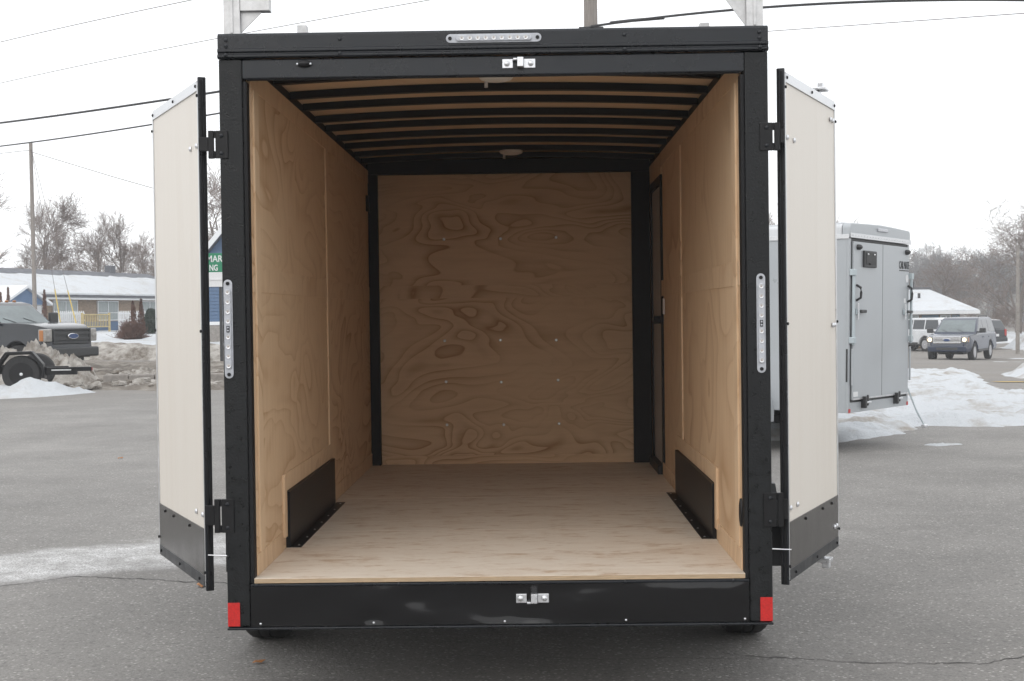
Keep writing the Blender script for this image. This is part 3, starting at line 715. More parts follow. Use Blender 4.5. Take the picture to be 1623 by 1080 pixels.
M['greyskin'] = mat("silver_grey_skin", (0.42, 0.445, 0.465), 0.34, 0.15, var=0.07, vscale=1.3, rvar=0.08)
M['lbluebar'] = mat("galvanised_bar", (0.46, 0.52, 0.545), 0.4, 0.4)
M['darkplastic'] = mat("dark_plastic", (0.035, 0.036, 0.038), 0.5)
M['redround'] = mat("red_round_reflector", (0.5, 0.02, 0.02), 0.25)
M['leaf'] = mat("dead_leaf", (0.36, 0.16, 0.06), 0.8, var=0.3, vscale=30)
M['evergreen'] = mat("evergreen_foliage", (0.020, 0.035, 0.022), 0.8, var=0.5, vscale=3)
M['brownleaf'] = mat("dry_brown_twigs", (0.135, 0.068, 0.048), 0.9, var=0.4, vscale=4)
M['crack'] = mat("crack_dark", (0.03, 0.029, 0.028), 0.95)  # plain dark colour of the thin pavement crack strips

# ------------------------------------------------------------------ snow, slush, kerbs
def inside(poly, x, y):
    c = False; n = len(poly); j = n-1
    for i in range(n):
        xi, yi = poly[i]; xj, yj = poly[j]
        if (yi > y) != (yj > y) and x < (xj-xi)*(y-yi)/(yj-yi)+xi: c = not c
        j = i
    return c
def sdist(poly, x, y):
    d = 1e9; n = len(poly)
    for i in range(n):
        ax, ay = poly[i]; bx_, by_ = poly[(i+1) % n]
        dx, dy = bx_-ax, by_-ay; t = max(0, min(1, ((x-ax)*dx+(y-ay)*dy)/(dx*dx+dy*dy)))
        d = min(d, math.hypot(x-ax-t*dx, y-ay-t*dy))
    return d if inside(poly, x, y) else -d
def snow(name, poly, h, edge, m, step=0.15, rough=0.05, rs=1.0, wob=0.3, seed=0.0, bumps=(), ridged=0.0, **kw):
    xs = [p[0] for p in poly]; ys = [p[1] for p in poly]
    x0, x1, y0, y1 = min(xs)-wob, max(xs)+wob, min(ys)-wob, max(ys)+wob
    nx_, ny_ = int((x1-x0)/step)+2, int((y1-y0)/step)+2
    idx = {}; mb = MB()
    def vert(i, j):
        if (i, j) in idx: return idx[(i, j)]
        x, y = x0+i*step, y0+j*step
        sd = sdist(poly, x, y) + wob*(FB(x, y, 0.9, seed+5)*0.9+0.35*FB(x, y, 4.0, seed+6))
        if sd < -0.35*max(step, edge): idx[(i, j)] = -1; return -1
        k = sstep(-0.05*edge, edge, sd)
        hh = h
        for (bx_, by_, bw, bh) in bumps: hh += bh*math.exp(-((x-bx_)**2+(y-by_)**2)/(bw*bw))
        nz = rough*FB(x, y, rs, seed) + 0.5*rough*FB(x, y, rs*5, seed+2)
        if ridged: nz += ridged*(0.35-abs(N(x, y, rs*1.3, seed+8))) + 0.55*ridged*(0.3-abs(N(x, y, rs*3.1, seed+9))) + 0.3*ridged*(0.25-abs(N(x, y, rs*7, seed+3)))
        z = H(x, y) - 0.03 + k*hh + (0.15+0.85*k)*nz*(1 if sd > 0 else 0.3) + min(0, sd)*0.25
        idx[(i, j)] = len(mb.v); mb.v.append((x, y, z)); return idx[(i, j)]
    for j in range(ny_-1):
        for i in range(nx_-1):
            q = (vert(i, j), vert(i+1, j), vert(i+1, j+1), vert(i, j+1))
            if min(q) >= 0: mb.f.append(q)
    return mb.build(name, m, smooth=True, kind=kw.pop('kind', 'stuff'))

# right: field of snow between the lot and the street
snow("snow_field", [(0.6, 12.4), (2.97, 11.6), (3.73, 11.05), (4.4, 11.7), (5.06, 12.85), (5.5, 13.45), (6.6, 13.35), (12, 13.2), (12, 17), (9.2, 21.2), (10.1, 25.6), (11.9, 32.5), (10.2, 33.2), (6.5, 32), (0.6, 28)],
     0.13, 0.6, M['snow_mix'], 0.07, 0.095, 0.9, 0.22, 1.0, bumps=((3.0, 12.6, 0.9, 0.08),))
snow("snow_bank", [(11.6, 30.5), (11.5, 28.0), (14, 27.0), (20, 28), (20, 36), (14.5, 35.5)], 0.35, 1.4, M['snow_mix'], 0.2, 0.16, 0.6, 0.4, 4.0, bumps=((13.6, 31.0, 1.6, 0.25), (15.5, 31.5, 2.0, 0.45)))
snow("snow_patch", [(4.50, 11.02), (4.62, 10.85), (4.74, 10.72), (5.0, 10.86), (5.25, 11.02), (5.0, 11.12), (4.93, 11.3), (4.78, 11.16)], 0.045, 0.12, M['snow'], 0.03, 0.012, 3, 0.08, 2.0)
snow("snow_patch", [(17.3, 52.5), (21, 51.5), (25, 54), (21.5, 55.2)], 0.05, 0.5, M['snow'], 0.3, 0.03, 0.6, 0.6, 2.5)
snow("snow_patch", [(21.5, 60), (29, 59), (31, 64), (24, 64)], 0.05, 0.5, M['snow'], 0.4, 0.03, 0.6, 0.6, 3.5)
snow("snow_bank", [(27.5, 73), (36, 70), (46, 76), (46, 84), (28.5, 83)], 1.1, 3.0, M['snow_mix'], 0.5, 0.5, 0.25, 0.8, 7.0, bumps=((30.2, 79, 2.0, 0.9), (34, 78, 3, 0.5)))
snow("snow_field", [(24, 92), (70, 86), (90, 130), (20, 135)], 0.2, 2, M['snow_mix'], 1.6, 0.2, 0.2, 1.5, 9.0)
# left
snow("snow_patch", [(-9.15, 24.85), (-9.35, 24.3), (-9.8, 23.2), (-10.6, 22.5), (-12, 21.9), (-15, 21.5), (-16, 25), (-13, 27), (-10.6, 26.2)], 0.13, 0.6, M['snow'], 0.09, 0.09, 1.3, 0.14, 11.0, bumps=((-10.45, 23.75, 0.35, 0.22), (-11.2, 23.6, 0.5, 0.12), (-9.95, 24.1, 0.3, 0.10)))
snow("snow_pile", [(-9.9, 27.6), (-10.3, 26.9), (-11.5, 26.6), (-14.5, 26.3), (-17.5, 27), (-17.5, 29.6), (-13, 30.4), (-10.6, 29.6)], 0.50, 0.9, M['snow_dirty'], 0.06, 0.16, 1.9, 0.25, 13.0, bumps=((-11.75, 28.1, 0.36, 0.26), (-12.2, 28.3, 0.5, 0.05), (-10.8, 28.2, 0.35, 0.0), (-13.4, 28.3, 0.9, 0.22), (-15.5, 28.2, 1.2, 0.2)), ridged=0.5)
snow("slush", [(-10.6, 25.6), (-8.2, 25.05), (-5.5, 25.2), (-2.5, 28.2), (-3, 31), (-6, 39.5), (-16, 40.5), (-14, 31), (-11, 28)], 0.06, 0.7, M['slush'], 0.13, 0.09, 1.2, 0.5, 15.0, ridged=0.16)
snow("snow_bank", [(-22, 44.0), (-14.5, 42.6), (-9, 41.6), (-4, 42.2), (-4, 44.6), (-10, 45.2), (-22, 47)], 0.42, 0.7, M['snow_dirty'], 0.22, 0.12, 0.7, 0.3, 17.0, ridged=0.2)
snow("snow_field", [(-60, 50), (-22, 46.6), (-10, 45), (-3, 45), (-3, 90), (-60, 110)], 0.24, 1.2, M['snow'], 0.7, 0.10, 0.35, 0.3, 19.0)
# kerb of precast stones in the slush
kb = empty("kerb", (0, 0, 0)); kb['kind'] = 'structure'
for k in range(5):
    c0 = Vector((-9.78+0.62*k, 27.62-0.02*k, 0.0)); m_ = MB()
    m_.box(-0.30, 0.30, -0.11, 0.11, -0.05, 0.30)
    m_.build("kerb_stone", M['concrete'], kb, bevel=0.035, loc=c0).rotation_euler = (R(rng.uniform(-4, 4)), R(rng.uniform(-3, 3)), R(rng.uniform(-4, 4)))
# loose chunks of dirty ice in the slush
m_ = MB()
for k in range(420):
    x, y = rng.uniform(-11, -5), rng.uniform(25.6, 33)
    r_ = rng.uniform(0.03, 0.13)*(1 if rng.random() < 0.8 else 1.7)
    b0 = len(m_.v); m_.ball((x, y, H(x, y)+0.05+r_*0.3), r_, 6, 4, (1.2, 1, 0.7))
    for i in range(b0, len(m_.v)):
        v = m_.v[i]; m_.v[i] = tuple(c+rng.uniform(-.25, .25)*r_ for c in v)
m_.build("ice_chunks", M['snow_dirty'], kind='stuff')
# cracks
def crack(pts, w, name="pavement_crack"):
    out = []; r2 = random.Random(len(pts)*7+int(pts[0][0]*100))
    for i in range(len(pts)-1):
        a, c = Vector(pts[i]), Vector(pts[i+1]); n_ = max(2, int((c-a).length/0.03))
        for k in range(n_):
            t = k/n_; p = a.lerp(c, t); out.append((p.x+r2.uniform(-.006, .006), p.y+0.05*N(p.x, p.y, 3.1, 4.4)+r2.uniform(-.014, .014)))
    mb = MB()
    for i, p in enumerate(out):
        d = w*(0.35+0.9*abs(N(p[0]*5, p[1]*5, 1.0, 2.2)))
        mb.v += [(p[0], p[1]-d, H(*p)+0.003), (p[0], p[1]+d, H(*p)+0.003)]
        if i: b = 2*i; mb.f.append((b-2, b, b+1, b-1))
    o = mb.build(name, M['crack'], kind='structure'); return o
crack([(-3.4, 2.45), (-3.06, 2.77), (-2.72, 3.05), (-2.3, 2.98), (-1.96, 2.86), (-1.5, 2.72), (-0.9, 2.66)], 0.010)
crack([(1.0, 0.98), (1.3, 0.85), (1.75, 0.74), (2.1, 0.73), (2.22, 0.80), (2.6, 0.93)], 0.006)
crack([(-0.2, 0.95), (0.4, 0.86), (1.3, 0.86)], 0.003)
# road paint
m_ = MB(); m_.add([(10.2, 26.1, -0.04), (10.3, 25.75, -0.04), (16, 23.9, -0.04), (16, 24.3, -0.04)], [(0, 1, 2, 3)])
m_.v = [(x, y, H(x, y)+0.012) for x, y, z in m_.v]
m_.build("street_line", M['yelpaint'], kind='structure')

# ------------------------------------------------------------------ trees
def prisms(segs, mb, sides):
    for (p, q, r0, r1) in segs:
        d = q-p
        if d.length < 1e-5: continue
        d.normalize(); a = d.orthogonal().normalized(); c = d.cross(a); b = len(mb.v)
        for (o, r_) in ((p, r0), (q, r1)):
            for k in range(sides):
                t = 2*math.pi*k/sides; w = a*math.cos(t)+c*math.sin(t); mb.v.append((o.x+w.x*r_, o.y+w.y*r_, o.z+w.z*r_))
        for k in range(sides):
            j = (k+1) % sides; mb.f.append((b+k, b+j, b+sides+j, b+sides+k))
def bare_tree(seed, height, splay=0.7, trunk_h=0.22, kids=(6, 6, 5, 4), rtrunk=0.022, droop=0.0, twig=0.011):
    """returns (trunk, crown) part builders for a leafless tree of the given height"""
    r2 = random.Random(seed); thick, thin = [], []
    def grow(p, d, ln, rad, lvl):
        n = 5 if lvl < 2 else (4 if lvl == 2 else 3); kn = kids[lvl] if lvl < len(kids) else 0
        pts = [p]; dd = d.copy()
        for i in range(n):
            jit = 0.10 if lvl == 0 else 0.24
            dd = (dd+Vector((r2.gauss(0, jit), r2.gauss(0, jit), r2.gauss(0, jit*0.6)+(0.06 if lvl else 0.1)-droop*lvl*0.05))).normalized()
            q = pts[-1]+dd*(ln/n)
            ra = max(twig, rad*(1-0.75*i/n)); rb = max(twig*0.8, rad*(1-0.75*(i+1)/n))
            (thick if lvl < 2 else thin).append((pts[-1], q, ra, rb)); pts.append(q)
        for k in range(kn):
            t = r2.uniform(trunk_h if lvl == 0 else 0.2, 1.0); f = t*n; i = min(n-1, int(f))
            o = pts[i].lerp(pts[i+1], f-i); ax = (pts[i+1]-pts[i]).normalized()
            side = ax.orthogonal().normalized(); side.rotate(Matrix.Rotation(r2.uniform(0, 2*math.pi), 3, ax))
            sp = splay*r2.uniform(0.6, 1.25)
            nd = (ax*math.cos(sp)+side*math.sin(sp)).normalized()
            grow(o, nd, ln*r2.uniform(0.42, 0.68)*(1.0 if lvl else 0.95-0.35*t), rad*(1-0.7*t)*r2.uniform(0.4, 0.62), lvl+1)
    grow(Vector((0, 0, 0)), Vector((0, 0, 1)), height*0.72, height*rtrunk, 0)
    a, b = MB(), MB(); prisms(thick, a, 5); prisms(thin, b, 3)
    return a, b
TR = []
for sd, sp, th, kd in ((3, 0.62, 0.24, (9, 8, 7, 5)), (11, 0.75, 0.2, (10, 8, 7, 5)), (23, 0.55, 0.28, (9, 8, 7, 5)), (31, 0.9, 0.15, (11, 8, 6, 5)), (47, 0.5, 0.3, (8, 8, 7, 5))):
    a, b = bare_tree(sd, 10.0, sp, th, kd)
    TR.append((a, b, a.mesh("trunk", M['bark']), b.mesh("crown", M['bark2'])))
def tree(k, x, y, h, label, rz=None, w=1.0, group=None, zoff=0.0):
    t = empty("bare_tree", (x, y, H(x, y)-0.1+zoff), rng.uniform(0, 6.28) if rz is None else rz, label, "tree", group)
    t.scale = (h/10*w, h/10*w, h/10)
    place(TR[k][2], "trunk", t); place(TR[k][3], "crown", t)
    return t
LT = [  # left, behind the motel:  template, x, y, height, width, label
    (0, -46, 108, 11.8, 1.05, "tall bare tree at the far left edge, behind the motel roof"),
    (2, -41.5, 100, 11.9, 0.95, "tall bare tree just left of the bare wooden pole, above the snowy motel roof"),
    (1, -37.6, 104, 10.2, 1.05, "broad bare tree just right of the wooden pole, leaning limbs above the motel roof"),
    (4, -34.5, 112, 9.6, 1.0, "slim bare tree second right of the wooden pole behind the motel"),
    (3, -33.5, 122, 8.6, 1.1, "low wide bare tree behind the middle of the motel ridge"),
    (1, -34.0, 140, 9.6, 1.0, "pale bare tree farther back above the motel roof, left of the white trailer door"),
    (0, -30.5, 132, 8.6, 1.1, "bare tree behind the motel, closest to the open left door"),
    (4, -27.2, 126, 8.8, 1.2, "short bare tree half hidden by the left trailer door")]
for k, x, y, h, w, lb in LT: tree(k, x, y, h, lb, w=w, group="bare trees behind the motel")
for i, (k, x, y, h, w, lb) in enumerate((
    (2, -44, 118, 11.0, 0.8, "slender bare tree between the two tall ones at the far left"),
    (4, -39.5, 122, 10.5, 0.8, "slender bare tree directly behind the plain pole"),
    (0, -38.0, 135, 9.5, 0.9, "slender bare tree farther back, over the motel roof's left half"),
    (3, -36.5, 150, 9.5, 1.0, "faint bare tree far back above the motel roof's middle"),
    (2, -32.0, 128, 8.0, 0.9, "slender low bare tree over the motel's chimney"),
    (1, -31.0, 150, 9.2, 1.0, "faint bare tree far back near the left trailer door's edge"),
    (4, -29.0, 122, 7.4, 1.0, "low bare tree touching the left trailer door's edge"))): tree(k, x, y, h, lb, w=w, group="bare trees behind the motel")
tree(2, -19.5, 86, 10.5, "bare tree showing in the gap above the blue gable roof", group="bare trees behind the motel")
RT = [(3, 44.4, 126, 12.6, 1.25, "large spreading bare tree at the right edge, above the street pole"),
      (3, 41.0, 140, 9.0, 1.1, "wide low bare tree left of the large spreading one at the right edge"),
      (2, 37.5, 150, 9.6, 1.0, "upright bare tree standing above the hip roof's right slope"),
      (0, 34.6, 146, 9.4, 1.0, "bare tree rising straight behind the hip roof's ridge end"),
      (4, 31.5, 150, 8.4, 1.1, "bare tree beside the grey trailer's upper right corner"),
      (0, 47.2, 122, 12.2, 1.3, "bare tree cut by the right edge of the picture")]
for k, x, y, h, w, lb in RT: tree(k, x, y, h, lb, w=w, group="bare trees beyond the street")
tree(0, 17.5, 95, 10.5, "bare tree top peeking over the grey trailer's roof between post and right door", group="bare trees beyond the street")
tree(2, 22.3, 100, 9.5, "bare tree top peeking over the grey trailer's roof right of the right door", group="bare trees beyond the street")
# far wood: reads as one mass
def wood(name, spots, hmin, hmax, m):
    V, Fc, off = [], [], 0
    arrs = [(np.array(b.v), np.array(b.f)) for a, b, _, _ in WT]+[]
    for i, (x, y) in enumerate(spots):
        v, f = arrs[i % len(arrs)]; h = rng.uniform(hmin, hmax)/10; a = rng.uniform(0, 6.28); c, s = math.cos(a), math.sin(a)
        w = np.stack([x+(v[:, 0]*c-v[:, 1]*s)*h*1.15, y+(v[:, 0]*s+v[:, 1]*c)*h*1.15, H(x, y)+v[:, 2]*h], 1)
        V.append(w); Fc.append(f+off); off += len(v)
    V = np.concatenate(V); Fc = np.concatenate(Fc)
    me = bpy.data.meshes.new(name); me.vertices.add(len(V)); me.vertices.foreach_set("co", V.ravel())
    k = Fc.shape[1]; me.loops.add(Fc.size); me.loops.foreach_set("vertex_index", Fc.ravel().astype(np.int32))
    me.polygons.add(len(Fc)); me.polygons.foreach_set("loop_start", np.arange(0, Fc.size, k, dtype=np.int32)); me.polygons.foreach_set("loop_total", np.full(len(Fc), k, dtype=np.int32))
    me.update(calc_edges=True); me.materials.append(m)
    o = bpy.data.objects.new(name, me); COL.objects.link(o); return tag(o, kind='stuff')
WT = []
for sd in (61, 67, 71):
    a, b = bare_tree(sd, 10.0, 0.75, 0.08, (10, 7, 5, 2), twig=0.022)
    a.v, a.f, n_ = list(a.v), list(a.f), len(a.v)
    for f in b.f: pass
    sq = MB(); sq.v = a.v+b.v
    sq.f = [f for f in b.f]; sq.f = [tuple(i+n_ for i in f) for f in b.f]+[f for f in a.f if len(f) == 4]
    WT.append((None, sq, None, None))
wood("distant_woods", [(rng.uniform(26, 85), rng.uniform(165, 240)) for k in range(95)], 7.0, 9.8, M['farbark'])
wood("distant_woods", [(rng.uniform(-75, -14), rng.uniform(120, 170)) for k in range(34)], 5.0, 6.8, M['bark2'])
wood("roadside_thicket", [(rng.uniform(33, 58), rng.uniform(92, 122)) for k in range(26)], 2.0, 3.6, M['bark2'])

# ------------------------------------------------------------------ poles and wires
def pole(x, y, z1, r, lean, label, group=None, m=None):
    p = empty("utility_pole", (x, y, H(x, y)), 0, label, "utility pole", group)
    MB().cyl((0, 0, -0.2), (lean[0], lean[1], z1-H(x, y)), r, r*0.8, 14).build("shaft", m or M['polewood'], p, smooth=True)
    return p
pole(-21.14, 54.1, 9.12, 0.095, (-0.05, 0, 0), "plain wooden utility pole left of the trees, in front of the snowy motel roof", m=M['polewood'])
bp_ = pole(1.32, 23.55, 9.9, 0.165, (0.0, 0, 0), "thick weathered utility pole rising behind the black trailer's roof")
MB().box(-0.25, 0.25, -0.19, -0.16, 7.30, 7.42).build("bracket", M['wire'], bp_)
pole(25.55, 70, 4.9, 0.11, (0.05, 0, 0), "thin pale pole by the snow heap at the right edge", m=M['concrete'])
def para(p0, p1, p2, xa, xb, n=40):
    """curve through three points, parametrised by x"""
    xs = [p[0] for p in (p0, p1, p2)]; out = []
    for i in range(n+1):
        x = xa+(xb-xa)*i/n
        l0 = (x-xs[1])*(x-xs[2])/((xs[0]-xs[1])*(xs[0]-xs[2])); l1 = (x-xs[0])*(x-xs[2])/((xs[1]-xs[0])*(xs[1]-xs[2])); l2 = (x-xs[0])*(x-xs[1])/((xs[2]-xs[0])*(xs[2]-xs[1]))
        out.append([x]+[p0[k]*l0+p1[k]*l1+p2[k]*l2 for k in (1, 2)])
    return out
def cable(pts, r, m, label, name="overhead_cable", n=6):
    return MB().tube(pts, r, n).build(name, m, label=label, cat="cable", smooth=True)
pt = (1.32, 23.36)
c1 = cable(para((-14.94, 34.23, 7.18), (-7.22, 27.37, 6.86), (1.31, 23.36, 7.40), -26, 1.31), 0.028, M['wire'], "thick black overhead cable, upper of the two heavy ones left of the black trailer")
MB().tube([(0.9, 23.5, 7.34), (0.3, 23.6, 7.26), (-0.6, 23.9, 7.14)], 0.05, 8).build("splice_case", M['wire'], c1)
cable(para((-15.71, 36.21, 6.77), (-7.45, 28.36, 6.5), (1.31, 23.36, 7.12), -26, 1.31), 0.020, M['wire'], "black overhead cable passing the plain pole's top, lower of the two heavy ones")
c3 = cable(para((1.32, 23.36, 7.42), (4.4, 20.9, 7.22), (7.57, 18.64, 6.81), 1.32, 15), 0.024, M['wire'], "thick black overhead cable running right from the pole behind the black trailer")
MB().tube([(1.7, 23.05, 7.42), (2.1, 22.75, 7.40), (2.7, 22.3, 7.35)], 0.035, 8).build("splice_case", M['wire'], c3)
cable(para((-14.91, 34.27, 9.46), (-7.78, 27.4, 9.01), (1.31, 23.36, 9.5), -26, 1.31), 0.011, M['thinwire'], "thin wire crossing the upper left corner of the sky", n=4)
cable(para((-14.93, 34.25, 8.3), (-7.28, 27.39, 8.09), (1.31, 23.36, 8.5), -26, 1.31), 0.009, M['thinwire'], "faint thin wire between the corner wire and the thick black cable on the left", n=4)
cable([(1.32, 23.36, 7.07), (7.9, 15.4, 5.93), (12, 10.4, 5.25)], 0.007, M['thinwire'], "fine wire running right below the thick cable, above the right door", n=4)
cable([(-21.14, 54.0, 8.72), (-16, 48.5, 7.05), (-10.4, 42, 5.3)], 0.012, M['thinwire'], "faint wire sloping down to the right from the plain pole's top", n=4)
cable([(-21.14, 54.0, 8.80), (-32, 60, 8.7)], 0.012, M['thinwire'], "faint wire running left from the plain pole's top", n=4)
for a, gtop, lb in (((-18.79, 50.28, 1.60), 0.70, "guy wire with a short yellow guard, nearer the plain pole"), ((-18.12, 50.27, 1.36), 0.95, "guy wire with a longer yellow guard beside the deck railing")):
    top = Vector((-21.14, 54.05, 8.8)); an = Vector(a); d = (an-top).normalized(); an2 = an + d*((an.z-H(an.x, an.y))/-d.z)
    g = MB().tube([top, an2], 0.010, 5).build("guy_wire", M['thinwire'], label=lb, cat="guy wire")
    MB().tube([an2-d*0.1, an+(top-an).normalized()*(0.75+gtop)], 0.024, 8).build("guard", M['yellow'], g)

# ------------------------------------------------------------------ shrubs
def clump(name, m, parent, n, fn, size, seed):
    r2 = random.Random(seed); mb = MB()
    for k in range(n):
        p = fn(r2); a = Vector((r2.gauss(0, 1), r2.gauss(0, 1), r2.gauss(0, 1))).normalized(); b = a.orthogonal().normalized(); s = size*r2.uniform(0.5, 1.4)
        mb.add([p-a*s, p+b*s*0.5, p+a*s], [(0, 1, 2)])
    return mb.build(name, m, parent)
def twig_shrub(x, y, z, w, h, label, n=420, seed=5):
    t = empty("bare_shrub", (x, y, z), 0, label, "shrub"); r2 = random.Random(seed); segs = []
    for k in range(n):
        a = r2.uniform(0, 6.283); ph = math.acos(1-r2.random()*1.02); d = Vector((math.sin(ph)*math.cos(a), math.sin(ph)*math.sin(a), max(0.12, math.cos(ph))))
        p = Vector((r2.gauss(0, 0.08*w), r2.gauss(0, 0.08*w), 0)); ln = r2.uniform(0.65, 1.0)
        q = p+Vector((d.x*w/2*ln*0.6, d.y*w/2*ln*0.6, d.z*h*ln*0.55)); e = p+Vector((d.x*w/2*ln, d.y*w/2*ln, d.z*h*ln))
        segs += [(p, q, 0.018, 0.012), (q, e, 0.012, 0.007)]
        for j in range(3):
            o = q.lerp(e, r2.random()); segs.append((o, o+Vector((r2.gauss(0, .12), r2.gauss(0, .12), r2.uniform(0, .22)))*h, 0.008, 0.005))
    mb = MB(); prisms(segs, mb, 3); mb.build("branches", M['brownleaf'], t)
    return t
bz = H(-18.8, 60)+0.24
twig_shrub(-18.75, 60, bz-0.05, 1.5, 1.02, "round leafless brown shrub in the snow before the motel", 430)
def spire(x, y, z, w, h, label, m, seed, cat="shrub", name="columnar_shrub", n=900, size=0.07, taper=0.75):
    t = empty(name, (x, y, z), 0, label, cat)
    MB().cyl((0, 0, -0.1), (0, 0, h*0.9), 0.05, 0.02, 6).build("stem", M['bark'], t)
    def fn(r2):
        u = r2.random()**0.8; a = r2.uniform(0, 6.283); rr = w/2*((1-u)**taper)*min(1, 0.5+u*4)*r2.random()**0.4*(1+0.25*math.sin(a*3+u*9))
        return Vector((rr*math.cos(a), rr*math.sin(a), h*u))
    clump("foliage", m, t, n, fn, size, seed); return t
gz = lambda x, y: H(x, y)+0.2
spire(-18.95, 61.0, gz(-19, 61), 0.55, 1.75, "tall narrow brown shrub rising behind the round leafless shrub, left tip", M['brownleaf'], 3)
spire(-18.62, 61.2, gz(-19, 61), 0.50, 1.85, "tall narrow brown shrub rising behind the round leafless shrub, right tip", M['brownleaf'], 4)
spire(-20.6, 70.1, gz(-20.6, 70), 1.05, 1.35, "dark evergreen bush beside the white picket fence", M['evergreen'], 6, "bush", "evergreen_bush", 2600, 0.10, 0.35)
spire(-24.2, 64.0, gz(-24, 64), 0.42, 2.25, "small pointed brown conifer above the black truck's cab, right of the pole", M['brownleaf'], 8)
spire(-26.0, 64.0, gz(-26, 64), 0.34, 2.35, "thin pointed brown conifer just left of the plain pole, taller of the pair", M['brownleaf'], 9)
spire(-26.45, 64.2, gz(-26, 64), 0.36, 2.1, "thin pointed brown conifer just left of the plain pole, shorter of the pair", M['brownleaf'], 10)

# ------------------------------------------------------------------ motel on the left
MZ = 0.75
MT = empty("motel", (-28.27, 68.93, 0), math.atan2(.962, .274), "long low motel with a snow covered roof, tan brick and curtained windows", "motel")
S0, S1 = -9.0, 21.5
def mbx(name, m, x0, x1, y0, y1, z0, z1, parent=None, bevel=0.0): return bx(name, m, parent or MT, x0, x1, y0, y1, z0, z1, bevel=bevel)
mbx("wall", M['brick'], S0, S1, 0.72, 7.6, MZ-0.4, 2.80)
mbx("wall_base", M['siding'], 5.0, 12.75, 0.655, 0.718, MZ-0.3, 1.50)
mbx("wall_base", M['siding'], 14.62, S1, 0.655, 0.718, MZ-0.3, 1.50)
mbx("soffit", M['trimwhite'], S0-0.4, S1+0.4, 0.05, 0.70, 2.82, 2.88)
mbx("fascia", M['trimwhite'], S0-0.4, S1+0.4, 0.0, 0.045, 2.78, 3.04, bevel=0.01)
def window(s0, s1, z0, z1, nm, transom=True):
    fr = MB(); t = 0.055
    fr.box(s0, s1, 0.62, 0.715, z1-t, z1); fr.box(s0, s1, 0.62, 0.715, z0, z0+t)
    xs_ = [s0+(s1-s0-t)*k/nm for k in range(nm+1)]
    for x in xs_: fr.box(x, x+t, 0.625, 0.712, z0+t, z1-t)
    if transom:
        for k in range(nm): fr.box(xs_[k]+t, xs_[k+1], 0.64, 0.70, z0+0.45, z0+0.49)
    w = fr.build("window", M['trimwhite'], MT)
    for k in range(nm): bx("pane", M['curtain'], w, xs_[k]+t, xs_[k+1], 0.67, 0.69, z0+t, z1-t)
window(5.6, 7.95, 1.55, 2.74, 2); window(10.0, 12.2, 1.55, 2.74, 2); window(14.7, 16.9, 1.55, 2.74, 2); window(0.8, 3.0, 1.55, 2.74, 2); window(-4.5, -2.3, 1.55, 2.74, 2)
mbx("door", M['trimwhite'], 3.6, 4.5, 0.66, 0.715, MZ, 2.72)
# roof, shingles showing near the ridge, snow over the rest
def slope(y): return 3.05+(4.70-3.05)*(y+0.05)/(4.55)
MB().prism([(-0.05, 3.045), (4.5, slope(4.5)), (9.0, 3.045), (9.0, 2.90), (-0.05, 2.90)], S0-0.45, S1+0.45, 'YZ').build("roof", M['shingle'], MT)
mb = MB(); ns = 90
for i in range(ns+1):
    s = S0-0.45+(S1-S0+0.9)*i/ns; yt = 3.35+0.28*FB(s, 0, 0.5, 3.3)+0.1*N(s, 0, 2.0, 1.0)
    for j, y in enumerate((-0.10, -0.08, 0.6, 1.6, 2.6, yt-0.1, yt)):
        th = (0.0, 0.10, 0.13, 0.14, 0.13, 0.10, 0.004)[j]; mb.v.append((s, y, slope(max(-0.05, y))+th+0.015*N(s, y, 1.3)+(0.006)))
for i in range(ns):
    for j in range(6): a = i*7+j; mb.f.append((a, a+7, a+8, a+1))
mb.build("roof_snow", M['snow'], MT, smooth=True)
mbx("chimney", M['shingle'], 17.2, 17.7, 4.3, 4.8, 4.6, 5.15)
# little blue gabled porch at the far left
PG = [(-2.0, 2.55), (0.75, 3.42), (2.2, 2.86), (2.2, 2.76), (-2.0, 2.45)]
MB().prism([(-1.8, 2.45), (0.0, 3.28), (1.8, 2.45)], -1.6, -0.01, 'XZ').build("porch_gable", M['siding'], MT)
MB().prism([(-2.1, 2.40), (0.0, 3.34), (2.1, 2.40), (2.1, 2.54), (0.0, 3.48), (-2.1, 2.54)], -1.75, 0.6, 'XZ').build("porch_roof", M['trimwhite'], MT)
for x in (-1.6, 1.6): MB().cyl((x, -1.5, MZ-0.3), (x, -1.5, 2.45), 0.06, n=8).build("porch_post", M['trimwhite'], MT)
# picket fence and deck railing
def local(s, y): v = MT.matrix_basis @ Vector((s, y, 0)); return v
bpy.context.view_layer.update()
fz = MZ+0.10
FN = empty("picket_fence", (-28.27, 68.93, 0), math.atan2(.962, .274), "short white picket fence between the brown shrub and the evergreen bush", "fence")
for k in range(16):
    s = 8.95+k*0.18; MB().prism([(s, fz+0.35), (s+0.10, fz+0.35), (s+0.10, 2.02), (s+0.05, 2.12), (s, 2.02)], -1.52, -1.49, 'XZ').build("picket", M['trimwhite'], FN)
for z in (1.55, 1.92): MB().box(8.9, 11.8, -1.485, -1.45, z, z+0.07).build("rail", M['trimwhite'], FN)
for s in (9.0, 10.4, 11.7): MB().box(s, s+0.09, -1.445, -1.36, MZ-0.2, 2.05).build("post", M['trimwhite'], FN)
FP = empty("picket_fence", (-28.27, 68.93, 0), math.atan2(.962, .274), "white picket fence piece seen behind the black truck's mirror", "fence")
for k in range(16):
    s = 3.0+k*0.18; MB().prism([(s, fz+0.35), (s+0.10, fz+0.35), (s+0.10, 2.02), (s+0.05, 2.12), (s, 2.02)], -1.22, -1.19, 'XZ').build("picket", M['trimwhite'], FP)
for z in (1.55, 1.92): MB().box(2.9, 5.9, -1.185, -1.15, z, z+0.07).build("rail", M['trimwhite'], FP)
